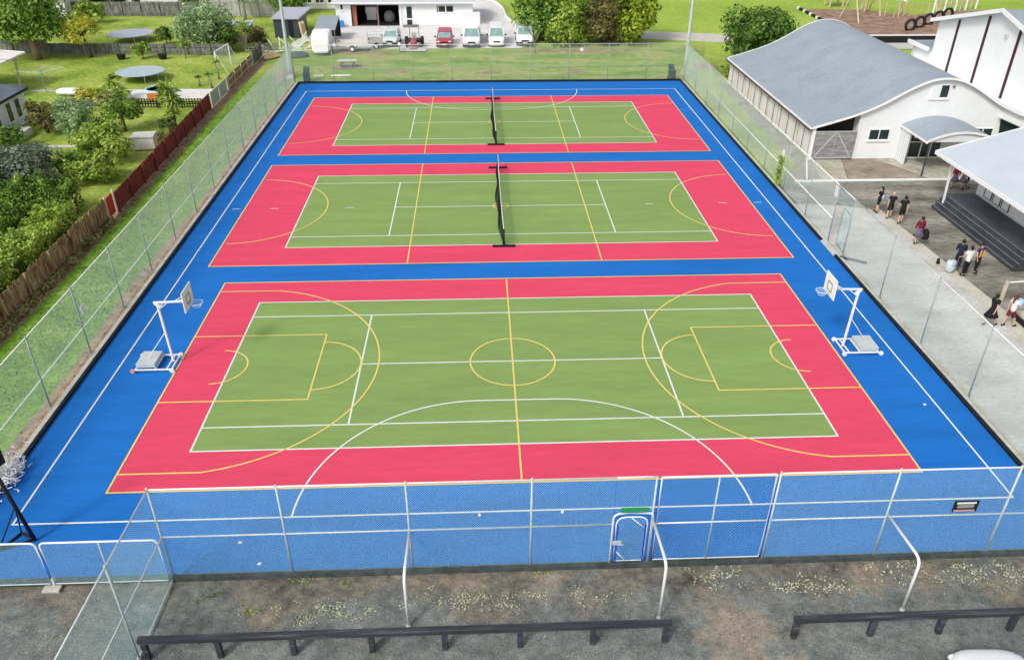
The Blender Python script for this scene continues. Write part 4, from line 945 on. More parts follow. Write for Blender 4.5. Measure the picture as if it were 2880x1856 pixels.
# --- hall
hall = thing('hall', 'white fronted hall with curved grey wave shaped roof right of the courts', 'hall', (30.1, 35, 0))
prof = [(0, 5.60), (.7, 5.55), (1.4, 5.33), (2.4, 4.86), (3.3, 4.30), (4.3, 3.74), (5.6, 3.2), (7.0, 2.76), (8.55, 2.32)]
# smooth
def roof_z(u):
    u = abs(u)
    for (a, za), (b, zb) in zip(prof, prof[1:]):
        if u <= b:
            f = (u-a)/(b-a); return za+(zb-za)*f
    return prof[-1][1]
us = [-8.55+17.1*i/60 for i in range(61)]
zs = [sum(roof_z(u+d_) for d_ in (-.4, -.2, 0, .2, .4))/5 if abs(u) < 8.0 else roof_z(u) for u in us]
AX = 30.1; Y0, Y1 = 24.6, 45.6
m = MB(); vs = []
for y in (Y0, Y1):
    for u, z in zip(us, zs): vs.append((AX+u, y, z))
    for u, z in zip(us, zs): vs.append((AX+u, y, z-.09))
n = 61; fs = []
for i in range(n-1):
    fs.append((i, i+1, i+1+2*n, i+2*n)); fs.append((n+i+1, n+i, n+i+2*n, n+i+1+2*n)); fs.append((i, n+i, n+i+1, i+1)); fs.append((2*n+i+1, 3*n+i+1, 3*n+i, 2*n+i))
fs += [(0, 2*n, 3*n, n), (n-1, 2*n-1, 4*n-1, 3*n-1)]
m.add(vs, fs); side = MB()
keep = []
for f_ in m.f:
    cx_ = sum(m.v[i][0] for i in f_)/len(f_)
    (side.f if cx_ > AX+4.9 else keep).append(f_)
side.v = list(m.v); m.f = keep
rf = m.build('roof', 'roof', hall, True, smooth=False); side.build('side_roof', 'white', hall, True, label='white painted right hand skirt of the roof')
# verge fascia
m = MB()
for i in range(n-1):
    for y in (Y0-.05, Y1+.05):
        m.beam((AX+us[i], y, zs[i]-.03), (AX+us[i+1], y, zs[i+1]-.03), .07, .13)
for s in (-1, 1): m.beam((AX+s*8.6, Y0, 2.25), (AX+s*8.6, Y1, 2.25), .09, .12)
m.build('fascia', 'trim', hall, True)
m = MB()
for x in range(60): pass
# front wall polygon
def wall_front(x0, x1, y, ya):
    k = 40; vs = []
    xs = [x0+(x1-x0)*i/k for i in range(k+1)]
    for yy in (y, ya):
        for x in xs: vs.append((x, yy, 0))
        for x in xs:
            u = x-AX; z = np.interp(u, us, zs)-.1; vs.append((x, yy, float(z)))
    K = k+1; fs = []
    for i in range(k):
        fs.append((i, i+1, K+i+1, K+i)); fs.append((2*K+i+1, 2*K+i, 3*K+i, 3*K+i+1)); fs.append((K+i, K+i+1, 3*K+i+1, 3*K+i))
    fs += [(0, K, 3*K, 2*K), (K-1, 3*K-1, 4*K-1, 2*K-1)]
    return MB().add(vs, fs)
wall_front(24.9, 38.5, 24.85, 25.05).build('wall', 'white', hall, True)
wall_front(21.8, 38.5, 45.3, 45.45).build('wall', 'white', hall, True)
MB().b2(24.9, 25.02, 25.05, 45.3, 0, 3.15).build('wall', 'white', hall, True)
# side cladding of lean to
m = MB(); m2 = MB()
for i in range(9):
    y0 = 25.0+i*2.26
    m.b2(21.74, 21.8, y0+.04, y0+2.22, .12, 2.2)
    m2.b2(21.7, 21.82, y0-.05, y0+.04, 0, 2.2)
m.build('cladding', 'cream', hall, True, label='stained cream board cladding with brown streaks'); m2.build('battens', 'bone', hall, True)
for i in range(12): MB().beam((21.69, 26.2+i*1.62, .15), (21.69, 26.2+i*1.62, 2.15), .03, .04).build('cover_strip', 'greyfence', hall, True)
MB().b2(21.72, 21.92, 24.68, 24.88, 0, 2.25).build('corner_post', 'trim', hall, True)
MB().beam((21.42, 24.6, 2.16), (21.42, 45.6, 2.16), .1, .1).build('gutter', colmat('brownpipe', (.1, .07, .055), .6), hall, True)
MB().bar((24.98, 24.8, 0), (24.98, 24.8, 3.0), .035).build('downpipe', 'trim', hall, True)
gt = MB().b2(21.95, 24.85, 24.74, 24.79, .08, 2.02).build('timber_gate', 'weathered', hall, True, label='weathered grey boarded double gate with diagonal braces')
m = MB(); l = hall.location
for a, c in (((22.1, .15), (23.4, 1.95)), ((24.7, .15), (23.45, 1.95))): m.beam((a[0], 24.72, a[1]), (c[0], 24.72, c[1]), .03, .1)
m.beam((21.95, 24.72, .12), (24.85, 24.72, .12), .03, .1); m.beam((21.95, 24.72, 1.98), (24.85, 24.72, 1.98), .03, .08); m.beam((23.4, 24.715, .1), (23.4, 24.715, 2.0), .03, .03)
m.v = [(x-l.x, y-l.y, z-l.z) for x, y, z in m.v]; m.build('brace', colmat('palebrace', (.42, .43, .43), .9), gt)
MB().add([(21.85, 25.6, 0), (24.88, 25.6, 0), (24.88, 25.6, 3.05), (23.4, 25.6, 2.62), (21.85, 25.6, 2.2)], [(0, 1, 2, 3, 4)]).build('bay_shade_sheet', 'black', hall, True)  # black sheet behind the gate, the open bay's shade put into its colour
for x in (26.45, 33.75):
    window(hall, 'window', 'trim', 'glass', (x, 24.85, 1.72), 1.5, .82, mull=1)
w_ = window(hall, 'window', 'trim', 'glass', (29.95, 24.85, 4.65), 1.3, .95, mull=1, label='upper window with one white shutter and one dark pane')
MB().b2(29.36-l.x, 29.93-l.x, 24.75-l.y, 24.84-l.y, 4.24-l.z, 5.06-l.z).build('shutter', 'white', w_)
MB().b2(30.75, 30.87, 24.74, 24.85, 4.9, 5.02).build('vent', 'greyfence', hall, True)
# side canopy with dark gap on the right of the facade
m = MB().beam((34.5, 24.55, 2.98), (36.75, 24.55, 2.08), .3, .12); m.build('side_canopy', 'trim', hall, True)
m = MB(); m.add([(34.75, 24.8, 2.75), (36.6, 24.8, 2.02), (36.6, 24.8, 1.2), (35.0, 24.8, 1.2)], [(0, 3, 2, 1)]); m.build('dark_opening', 'glass', hall, True)
# porch
porch = thing('porch', 'barrel roofed grey porch over the hall doors on a dark pole', 'porch', (30.2, 23, 0))
k = 24; vs = []; fs = []
for y in (21.1, 24.82):
    for dz in (0, -.07):
        for i in range(k+1):
            a = i/k; vs.append((27.85+4.7*a, y, 2.42+.58*math.sin(math.pi*a)**.85+dz))
K = k+1
for i in range(k): fs += [(i, i+1, i+1+2*K, i+2*K), (K+i+1, K+i, K+i+2*K, K+i+1+2*K), (i, K+i, K+i+1, i+1), (2*K+i+1, 3*K+i+1, 3*K+i, 2*K+i)]
MB().add(vs, fs).build('roof', 'roof', porch, True)
m = MB()
for i in range(k):
    a, b = i/k, (i+1)/k
    for y in (21.06,): m.beam((27.85+4.7*a, y, 2.4+.58*math.sin(math.pi*a)**.85), (27.85+4.7*b, y, 2.4+.58*math.sin(math.pi*b)**.85), .06, .14)
m.beam((27.84, 21.05, 2.34), (27.84, 24.8, 2.34), .06, .14); m.beam((32.56, 21.05, 2.34), (32.56, 24.8, 2.34), .06, .14)
m.build('fascia', 'trim', porch, True)
vs = [(27.9+4.6*i/k, 21.16, 2.35) for i in range(k+1)] + [(27.9+4.6*i/k, 21.16, 2.38+.56*math.sin(math.pi*i/k)**.85) for i in range(k+1)]
MB().add(vs, [(i, i+1, K+i+1, K+i) for i in range(k)]).build('gable_infill', 'white', porch, True)
MB().bar((28.15, 21.25, 0), (28.15, 21.25, 2.4), .055).build('pole', 'barrier', porch, True); MB().bar((32.3, 21.25, 0), (32.3, 21.25, 2.4), .055).build('pole', 'barrier', porch, True)
MB().b2(27.95, 28.02, 23.55, 24.82, 0, 2.3).build('side_screen', 'white', porch, True)
m = MB()
for i in range(5): m.b2(27.92, 27.95, 23.6+i*.25, 23.63+i*.25, .05, 2.25)
m.build('screen_ribs', 'galv', porch, True)
dr = MB().b2(28.7, 31.1, 24.78, 24.84, 0, .1).b2(28.7, 28.8, 24.76, 24.84, .1, 2.1).b2(29.6, 29.68, 24.76, 24.84, .1, 2.1).b2(30.3, 30.38, 24.76, 24.84, .1, 2.1).b2(31.0, 31.1, 24.76, 24.84, .1, 2.1).b2(28.8, 31.0, 24.76, 24.84, 1.15, 1.22).b2(28.7, 31.1, 24.76, 24.84, 2.1, 2.2).build('door', 'trim', porch, True)
l = porch.location; p = MB().b2(28.8-l.x, 31.0-l.x, 24.8-l.y, 24.83-l.y, .1, 2.1); p.build('pane', 'glass', dr)
MB().b2(28.95, 29.4, 24.73, 24.75, 1.45, 1.75).build('door_notice', 'trim', porch, True)
# --- tall building
tb = thing('tall_building', 'tall white gabled building with dark maroon vertical stripes at upper right', 'building', (48, 33.6, 0))
X0, yf, ya, yn, ze, za = 38.72, 42.75, 33.62, 24.5, 5.95, 8.2
m = MB().add([(X0, yf, 0), (X0, yn, 0), (X0, yn, ze), (X0, ya, za), (X0, yf, ze)], [(0, 1, 2, 3, 4)]); X1 = 62
m.add([(X1, yf, 0), (X1, yn, 0), (X1, yn, ze), (X1, ya, za), (X1, yf, ze)], [(4, 3, 2, 1, 0)])
m.add([(X0, yf, 0), (X1, yf, 0), (X1, yf, ze), (X0, yf, ze)], [(0, 3, 2, 1)]).add([(X0, yn, 0), (X1, yn, 0), (X1, yn, ze), (X0, yn, ze)], [(0, 1, 2, 3)])
m.build('wall', 'white', tb, True)
def slab(mb, y0, z0, y1, z1, xa, xb, th=.14):
    return mb.add([(xa, y0, z0), (xb, y0, z0), (xb, y1, z1), (xa, y1, z1), (xa, y0, z0+th), (xb, y0, z0+th), (xb, y1, z1+th), (xa, y1, z1+th)],
                  [(0, 1, 2, 3), (7, 6, 5, 4), (0, 4, 5, 1), (1, 5, 6, 2), (2, 6, 7, 3), (3, 7, 4, 0)])
m = MB(); slab(m, yf+.45, ze-.1, ya, za+.02, X0-.5, X1+.4); slab(m, ya, za+.02, yn-.45, ze-.1, X0-.5, X1+.4); m.build('roof', 'roof', tb, True)
m = MB().beam((X0-.55, yf+.5, ze-.02), (X0-.55, ya, za+.1), .1, .3).beam((X0-.55, ya, za+.1), (X0-.55, yn-.5, ze-.02), .1, .3)
m.beam((X0-.4, yf+.5, ze-.05), (X1, yf+.5, ze-.05), .12, .2); m.build('fascia', 'trim', tb, True)
for y in (39.7, 35.7, 31.5, 27.3):
    zt = ze+(za-ze)*(1-abs(y-ya)/(yf-ya))-.15
    MB().b2(X0-.07, X0, y-.13, y+.13, .2, zt).build('stripe', 'maroon', tb, True)
MB().box((X0-.1, 32.9, 6.6), (.2, .25, .2)).build('wall_lamp', 'galv', tb, True)
an = MB().b2(X0, 44.5, 42.8, 46.1, 0, 3.5).build('annex', 'white', tb, True)
l = tb.location
q = MB().b2(X0-.35, 44.9, 42.76, 46.45, 3.5, 3.62); q.v = [(x-l.x, y-l.y, z-l.z) for x, y, z in q.v]; q.build('annex_roof', 'roof', an)
q = MB().b2(X0-.42, X0-.3, 42.77, 46.5, 3.4, 3.72); q.v = [(x-l.x, y-l.y, z-l.z) for x, y, z in q.v]; q.build('annex_fascia', 'trim', an)
# --- lower right verandah building
vb = thing('verandah_building', 'pale roofed building with black stage deck at the right edge', 'building', (33, 6, 0))
ys0, ys1 = -6, 16.95
m = MB()
m.add([(26.15, ys1, 3.2), (31.2, ys1, 4.62), (31.2, ys0, 4.62), (26.15, ys0, 3.2), (26.15, ys1, 3.08), (31.2, ys1, 4.5), (31.2, ys0, 4.5), (26.15, ys0, 3.08)],
      [(3, 2, 1, 0), (4, 5, 6, 7), (0, 1, 5, 4), (1, 2, 6, 5), (2, 3, 7, 6), (3, 0, 4, 7)])
m.add([(31.2, ys1, 4.62), (37, ys1, 5.6), (37, ys0, 5.6), (31.2, ys0, 4.62)], [(3, 2, 1, 0)])
m.add([(37, ys1, 5.6), (45, ys1, 3.2), (45, ys0, 3.2), (37, ys0, 5.6)], [(3, 2, 1, 0)])
m.build('roof', 'roof_pale', vb, True)
m = MB().beam((26.1, ys0, 3.12), (26.1, ys1+.05, 3.12), .08, .2).beam((26.1, ys1+.05, 3.12), (31.2, ys1+.05, 4.54), .08, .2).beam((31.2, ys1+.05, 4.54), (37, ys1+.05, 5.5), .08, .2)
m.build('fascia', 'trim', vb, True)
MB().add([(28.85, 16.2, 0), (42, 16.2, 0), (42, 16.2, 4.0), (37, 16.2, 5.4), (31.2, 16.2, 4.42), (28.85, 16.2, 3.78)], [(0, 5, 4, 3, 2, 1)]).b2(28.85, 29.0, -6, 16.2, .7, 3.8).build('wall', 'white', vb, True)
MB().b2(26.95, 28.85, 7.45, 16.3, .05, .75).build('deck', 'deck', vb, True, bevel=.015)
for k, (x, z) in enumerate(((26.2, .19), (26.45, .38), (26.7, .57))):
    s_ = MB().b2(x, x+.25 if k < 2 else 26.95, 7.45-(0), 16.0+.1*k, .0, z).build('step', 'deck', vb, True)
    q = MB().b2(x-.012, x+.03, 7.5, 15.95, z-.0, z+.012); l = vb.location; q.v = [(a-l.x, b-l.y, c-l.z) for a, b, c in q.v]; q.build('nosing', 'stepnose', s_)
MB().b2(26.94, 26.985, 7.5, 16.2, .75, .762).build('deck_edge', 'stepnose', vb, True)
MB().beam((26.72, 15.75, .0), (26.55, 15.75, 3.12), .1, .1).build('verandah_post', 'trim', vb, True)
MB().beam((26.72, 2.5, .0), (26.55, 2.5, 3.12), .1, .1).build('verandah_post', 'trim', vb, True)
for i, y in enumerate((15.02, 14.13, 13.24)):
    nb = MB().b2(28.79, 28.85, y-.38, y+.38, 1.66, 1.76).b2(28.81, 28.85, y-.38, y-.33, .92, 1.66).b2(28.81, 28.85, y+.33, y+.38, .92, 1.66).b2(28.81, 28.85, y-.33, y+.33, .92, .95).build('notice_frame', 'black', vb, True)
    l = vb.location; q = MB().b2(28.83-l.x, 28.845-l.x, y-.33-l.y, y+.33-l.y, .95, 1.66); q.build('notice_panel', 'trim', nb)
MB().b2(28.8, 28.85, 7.5, 16.1, .76, .84).build('skirting', 'galv', vb, True)
t = thing('handrail', 'pale timber post with white handrail beside the ramp at right edge', 'handrail', (24, 4.5, 0))
MB().b2(23.82, 23.95, 4.42, 4.55, 0, 1.02).build('post', 'bone', t, True, bevel=.01)
MB().bar((23.9, 4.5, .95), (26.3, 4.65, 1.0), .035).bar((26.3, 4.65, 1.0), (26.3, 4.65, 0), .035).build('rail', 'whitepipe', t, True)
MB().b2(23.6, 28.8, -4, 2.9, 0, .32).build('ramp_slab', 'strip', t, True, bevel=.02); MB().b2(23.45, 23.6, -4, 2.9, 0, .2).build('ramp_edge', 'black', t, True)
t = thing('concrete_step', 'long white painted concrete kerb step across the asphalt', 'step', (25, 20.5, 0))
MB().b2(19.35, 31.5, 20.48, 20.64, -.03, .1).build('step_edge', 'trim', t, True, bevel=.02)
t = thing('fence_post', 'leaning white post at the corner of the chain link fence by the hall', 'post', (20.2, 20.6, 0))
MB().bar((20.2, 20.6, 0), (20.35, 21.7, 1.1), .05).build('post', 'trim', t, True); MB().b2(20.1, 20.3, 20.5, 20.7, 0, .1).build('foot', 'black', t, True)
# low wall behind the hall
t = thing('low_wall', 'low white topped wall with black band behind the hall', 'wall', (44, 61, 0))
MB().b2(40, 52, 62.3, 62.6, 0, .85).build('wall_face', 'black', t, True); MB().b2(40, 52, 59.4, 62.3, 0, .1).build('path_slab', 'concrete', t, True); MB().b2(40, 52, 62.25, 62.7, .85, .92).build('capping', 'cream', t, True)

# --- depot
dp = thing('depot', 'long white depot building with open double garage at top', 'building', (-9.9, 78, 0))
yd = 74.0
m = MB().b2(-18.1, -16.3, yd, yd+.15, 0, 2.75).b2(-10.55, -9.75, yd, yd+.15, 0, 2.75).b2(-8.9, -6.0, yd, yd+.15, 0, 2.75).b2(-3.95, -1.7, yd, yd+.15, 0, 2.75).b2(-16.3, -10.55, yd, yd+.15, 2.38, 2.75)
m.b2(-9.75, -8.9, yd, yd+.15, 2.32, 2.75).b2(-6.0, -3.95, yd, yd+.15, 0, 1.45).b2(-6.0, -3.95, yd, yd+.15, 2.35, 2.75).b2(-1.85, -1.7, yd+.15, 83, 0, 2.75).b2(-18.1, -17.95, yd+.15, 83, 0, 2.75).b2(-18.1, -1.7, 83, 83.15, 0, 2.75)
m.build('wall', 'white', dp, True)
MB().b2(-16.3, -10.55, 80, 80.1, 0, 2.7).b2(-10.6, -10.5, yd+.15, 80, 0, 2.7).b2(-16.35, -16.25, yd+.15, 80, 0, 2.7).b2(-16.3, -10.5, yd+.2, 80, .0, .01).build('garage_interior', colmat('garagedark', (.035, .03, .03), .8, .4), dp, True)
MB().b2(-13.2, -13.05, yd+.2, yd+.4, 0, 2.38).build('garage_pillar', colmat('pinkpost', (.3, .17, .17)), dp, True)
MB().b2(-16.2, -15.7, yd+.3, yd+.9, 0, 2.2).build('shelf', colmat('terracotta', (.4, .14, .07)), dp, True)
window(dp, 'window', 'trim', 'glass', (-5.4, yd+.05, 1.9), .95, .82, mull=0); window(dp, 'window', 'trim', 'glass', (-4.45, yd+.05, 1.9), .95, .82, mull=0)
window(dp, 'window', 'trim', 'glass', (-17.35, yd, 2.15), .4, .7, mull=0)
d_ = MB().b2(-9.75, -9.65, yd-.02, yd+.1, 0, 2.3).b2(-9.0, -8.9, yd-.02, yd+.1, 0, 2.3).b2(-9.65, -9.0, yd-.02, yd+.1, .7, .85).b2(-9.65, -9.0, yd-.02, yd+.1, 2.2, 2.3).build('door', 'trim', dp, True)
l = dp.location; MB().b2(-9.65-l.x, -9.0-l.x, yd+.02-l.y, yd+.05-l.y, 0, 2.2).build('pane', 'glass', d_)
MB().b2(-10.1, -8.4, yd-.9, yd-.01, .0, .14).build('doorstep', 'greyfence', dp, True)
m = MB().add([(-18.5, yd-.5, 2.72), (-1.3, yd-.5, 2.72), (-1.3, 78.6, 4.0), (-18.5, 78.6, 4.0)], [(0, 1, 2, 3)]).add([(-18.5, 83.6, 2.72), (-1.3, 83.6, 2.72), (-1.3, 78.6, 4.0), (-18.5, 78.6, 4.0)], [(3, 2, 1, 0)])
m.build('roof', colmat('depotroof', (.5, .53, .56)), dp, True)
MB().b2(-18.5, -1.3, yd-.62, yd-.5, 2.6, 2.76).build('gutter', 'trim', dp, True)
MB().bar((-10.3, yd-.05, 0), (-10.3, yd-.05, 2.6), .06).build('downpipe', 'trim', dp, True)
t = thing('storage_cabinet', 'white cabinet shape stored inside left garage bay', 'cabinet', (-14.2, 77, 0)); MB().extr([(-.5, 1.0), (.5, 1.0), (.5, 1.75), (-.5, 1.75)], .7).b2(-.6, .6, -.3, .3, .2, 1.0).build('cabinet_body', 'trim', t, bevel=.05)
t = thing('covered_heap', 'pale tarpaulin covered heap inside right garage bay', 'heap', (-12.0, 77, 0)); MB().ell((0, 0, .5), (.75, .6, .8), 12, 8).build('cover', colmat('tarpgrey', (.4, .4, .4)), t, smooth=True)
# lavender roofed shed, dark shed, grey lean-to
sh = thing('garden_shed', 'small shed with lavender grey roof beyond the football goal', 'shed', (-27.9, 66.3, 0))
MB().b2(-1.3, 1.5, -1, 1, 0, 1.5).build('wall', colmat('pinkwall', (.42, .32, .3)), sh); MB().extr([(-1.3, 1.45), (1.3, 1.75), (1.3, 1.85), (-1.3, 1.55)], 1.6).build('roof', colmat('lavender', (.42, .47, .6)), sh)
MB().b2(-.9, -.2, -1.04, -1, .2, 1.3).build('door', 'glass', sh)
sh = thing('tool_shed', 'dark charcoal flat roofed shed behind left light pole', 'shed', (-22.7, 69.5, 0))
MB().b2(-1.4, 1.35, -2.2, 3.0, 0, 2.0).build('wall', colmat('charcoal', (.05, .065, .08)), sh); MB().add([(-1.6, -2.4, 2.0), (1.5, -2.4, 2.0), (2.0, 3.4, 2.25), (-1.4, 3.4, 2.25), (-1.6, -2.4, 2.12), (1.5, -2.4, 2.12), (2.0, 3.4, 2.37), (-1.4, 3.4, 2.37)], [(3, 2, 1, 0), (4, 5, 6, 7), (0, 1, 5, 4), (1, 2, 6, 5), (2, 3, 7, 6), (3, 0, 4, 7)]).build('roof', colmat('shedroof', (.42, .45, .5)), sh)
MB().b2(.2, .75, -2.24, -2.2, .1, 1.8).build('door', 'black', sh)
sh = thing('lean_to_shed', 'low lean to shelter with grey roof left of the garage', 'shed', (-17.7, 65.2, 0))
MB().add([(-1.2, -2.0, 1.55), (1.1, -2.0, 1.55), (.9, 3.2, 2.1), (-1.4, 3.2, 2.1), (-1.2, -2.0, 1.63), (1.1, -2.0, 1.63), (.9, 3.2, 2.18), (-1.4, 3.2, 2.18)], [(3, 2, 1, 0), (4, 5, 6, 7), (0, 1, 5, 4), (1, 2, 6, 5), (2, 3, 7, 6), (3, 0, 4, 7)]).build('roof', 'roof', sh)
for x, y in ((-1.1, -1.9), (1.0, -1.9), (-1.2, 3), (.8, 3)): MB().bar((x, y, 0), (x, y, 1.6 if y < 0 else 2.1), .05).build('post', 'greyfence', sh)
MB().b2(-1.1, .9, 2.9, 3.0, 0, 2).build('back_wall', 'black', sh)
# left houses
hb = thing('house', 'white house with slate blue roof at the left picture edge', 'house', (-40, 31, 0))
MB().b2(-43, -36.75, 24, 36.1, 0, 2.45).build('wall', 'white', hb, True)
MB().add([(-36.45, 23.6, 2.45), (-36.5, 36.35, 2.45), (-40.2, 33.5, 3.9), (-40.2, 26, 3.9)], [(0, 1, 2, 3)]).add([(-43.9, 23.6, 2.45), (-43.9, 36.35, 2.45), (-40.2, 33.5, 3.9), (-40.2, 26, 3.9)], [(3, 2, 1, 0)]).add([(-36.5, 36.35, 2.45), (-43.9, 36.35, 2.45), (-40.2, 33.5, 3.9)], [(0, 1, 2)]).add([(-36.45, 23.6, 2.45), (-43.9, 23.6, 2.45), (-40.2, 26, 3.9)], [(2, 1, 0)]).build('roof', 'roof_dark', hb, True)
MB().beam((-36.42, 23.6, 2.4), (-36.47, 36.35, 2.4), .08, .16).build('gutter', 'black', hb, True)
for y in (34.7, 33.4, 31.6, 30.2): window(hb, 'window', 'trim', 'glass', (-36.75, y, 1.35), .8, 1.5, axis='x', sgn=1, mull=0)
MB().b2(-36.75, -34.9, 28.5, 32.4, 0, .55).build('terrace_block', 'trim', hb, True)
ha = thing('carport', 'cream roofed open carport on a pale post at left edge', 'carport', (-46, 45, 0))
MB().add([(-41.9, 47.7, 2.62), (-42.2, 41.5, 2.5), (-51, 41.5, 2.9), (-51, 49.2, 3.0), (-41.9, 47.7, 2.74), (-42.2, 41.5, 2.62), (-51, 41.5, 3.02), (-51, 49.2, 3.12)], [(3, 2, 1, 0)[::-1], (4, 5, 6, 7)[::-1], (0, 1, 5, 4), (1, 2, 6, 5), (2, 3, 7, 6), (3, 0, 4, 7)]).build('roof', 'cream', ha, True)
MB().beam((-41.9, 47.72, 2.68), (-51, 49.3, 3.05), .1, .16).build('fascia', 'trim', ha, True)
MB().beam((-42.7, 46.8, 0), (-42.5, 46.9, 2.55), .14, .14).beam((-42.55, 46.9, 2.0), (-43.3, 46.9, 2.6), .08, .08).build('post', 'bone', ha, True)
MB().b2(-51, -42.3, 43, 47, -.03, .08).build('floor_slab', 'concrete', ha, True)
def house(name, label, x0, x1, y0, y1, hw, hr, roofm, wallm='white'):
    t = thing(name, label, 'house', ((x0+x1)/2, (y0+y1)/2, 0))
    MB().b2(x0, x1, y0, y1, 0, hw).build('wall', wallm, t, True)
    ym = (y0+y1)/2; o = .5
    MB().add([(x0-o, y0-o, hw), (x1+o, y0-o, hw), (x1+o, ym, hr), (x0-o, ym, hr), (x0-o, y1+o, hw), (x1+o, y1+o, hw)], [(0, 1, 2, 3), (3, 2, 5, 4)]).add([(x0, y0, hw), (x0, y1, hw), (x0, ym, hr), (x1, y0, hw), (x1, y1, hw), (x1, ym, hr)], [(0, 2, 1), (3, 4, 5)]).build('roof', roofm, t, True)
    for k in range(3): window(t, 'window', 'trim', 'glass', (x0+(x1-x0)*(k+.5)/3, y0, hw*.55), 1.2, 1.0)
    return t
house('house', 'house with pinkish roof behind the very large tree', -66, -52.6, 80, 90, 2.3, 3.6, 'roof_pink')
house('house', 'grey roofed house beyond dark back fence at top left', -50.5, -42, 90, 98, 2.6, 4.2, 'roof')
house('house', 'pale roofed house at top edge behind the pale back fence', -41, -31.5, 92, 101, 2.6, 4.2, 'roof_pink')
house('house', 'grey house roof between the dark shed and the depot', -24.5, -19.6, 86, 94, 2.2, 3.6, 'roof', 'cream')
# ------------------------------------------------------------------ vehicles
def wheels(t, pts, r=.31, w=.2, rim='rim'):
    for x, y in pts:
        o = MB().lathe([(r*.55, -w/2), (r*.93, -w/2), (r, -w*.3), (r, w*.3), (r*.93, w/2), (r*.55, w/2)], (x, y, r), 18, 'x').build('wheel', 'tyre', t, smooth=False)
        MB().lathe([(0, -w*.52), (r*.6, -w*.45), (r*.6, w*.45), (0, w*.52)], (x, y, r), 14, 'x').build('rim', rim, o)
def car(name, label, cat, x, y, rz, paint, L=4.3, Wd=1.75, H=1.5, kind='hatch', bumper='black', group='vehicles parked along the far grass', plain_nose=False):
    """local: nose at y=0 pointing to -y"""
    t = thing(name, label, cat, (x, y, 0), rz, group=group)
    hw = Wd/2; hood = {'hatch': .92, 'van': 1.15, 'suv': 1.08, 'sedan': .88, 'truck': 1.15}[kind]
    c0, c1, c2, c3 = {'hatch': (.95, 1.55, L-.7, L-.15), 'van': (.45, .95, L-.25, L-.05), 'suv': (1.1, 1.6, L-.4, L-.1), 'sedan': (1.1, 1.8, L-1.3, L-.6), 'truck': (.5, .95, 2.2, 2.25)}[kind]
    body = MB().loft([(.0, .38, .62, hw*.72), (.06, .28, .72, hw*.86), (.22, .22, hood-.16, hw*.95), (.55, .2, hood-.05, hw), (c0, .2, hood, hw), (L*.6, .2, hood+.02, hw), (L-.5, .2, hood, hw), (L-.1, .25, hood-.06, hw*.95), (L, .35, hood-.2, hw*.85)], 20, .38)
    if plain_nose:
        body = MB().loft([(.0, .4, .66, hw*.35), (.05, .3, .76, hw*.55), (.15, .25, .84, hw*.72), (.35, .2, .9, hw*.86), (.7, .2, .96, hw*.96), (c0+.3, .2, 1.0, hw), (L*.6, .2, 1.0, hw), (L-.4, .2, .98, hw), (L, .35, .8, hw*.85)], 24, .5)
    body.build('body', paint, t, smooth=True)
    zr = H
    fr = [(c0, hood-.06, hw*.9), (c1, zr-.07, hw*.76), (c2, zr-.07, hw*.76), (c3, hood-.06, hw*.88)]
    vs = []
    for yy, z, h in fr: vs += [(-h, yy, z), (h, yy, z)]
    MB().add(vs, [(0, 1, 3, 2), (2, 3, 5, 4), (4, 5, 7, 6), (0, 2, 4, 6), (1, 7, 5, 3)]).build('windscreen', 'carglass', t)
    rf = MB().loft([(c1-.05, zr-.1, zr-.02, hw*.70), (c1+.15, zr-.11, zr, hw*.78), (c2-.1, zr-.11, zr, hw*.78), (c2+.06, zr-.1, zr-.02, hw*.72)], 16, .4)
    for s in (-1, 1):
        for a, b in ((fr[0], fr[1]), (fr[3], fr[2])): rf.beam((s*a[2]*.99, a[0], a[1]), (s*b[2]*.99, b[0], b[1]), .07, .07)
        ym = (c1+c2)/2; rf.beam((s*hw*.9, ym, hood-.05), (s*hw*.77, ym, zr-.08), .08, .06)
    rf.build('roof', paint, t, smooth=False)
    if not plain_nose: MB().loft([(-.03, .24, .5, hw*.7), (.06, .22, .52, hw*.9), (.3, .2, .5, hw*1.01)], 16, .4).build('bumper', bumper, t, smooth=True)
    if not plain_nose: MB().b2(-hw*.42, hw*.42, -.02, .07, .54, .68).build('grille', 'black', t)
    for s in (-1, 1):
        MB().ell((s*hw*.7, .1 if not plain_nose else .22, .66), (.17, .09, .09), 10, 6).build('headlight', colmat('lamp', (.75, .78, .78), .15), t, smooth=True)
        MB().ell((s*(hw+.12), c0+.25, hood+.08), (.11, .07, .09), 8, 6).bar((s*hw*.95, c0+.25, hood+.02), (s*(hw+.1), c0+.25, hood+.06), .02, 5).build('mirror', 'black' if kind != 'sedan' else paint, t, smooth=True)
    MB().b2(-.24, .24, -.05, -.03, .36, .47).build('number_plate', 'trim', t)
    wheels(t, [(s*(hw-.1), yy) for s in (-1, 1) for yy in (.75, L-.85)], .33 if kind in ('van', 'suv', 'truck') else .3)
    return t
P_WHITE = colmat('carwhite', (.82, .83, .84), .3, .02); P_SILV = colmat('carsilver', (.62, .68, .7), .25, .03); P_RED = colmat('carred', (.42, .07, .10), .3, .1)
DARKB = colmat('bumperdark', (.03, .035, .04), .5)
car('parked_car', 'pale silver hatchback parked beside the trailers', 'car', -10.7, 61.9, R(-3), P_SILV, 3.9, 1.68, 1.52, 'hatch', 'black')
car('parked_car', 'faded red wagon car between tractor and box truck', 'car', -4.78, 61.3, 0, P_RED, 4.4, 1.75, 1.5, 'hatch', colmat('maroonb', (.12, .02, .03)))
car('parked_van', 'white van with plain front parked between box truck and tree', 'van', .88, 61.45, 0, P_WHITE, 4.5, 1.75, 1.95, 'van', P_WHITE)
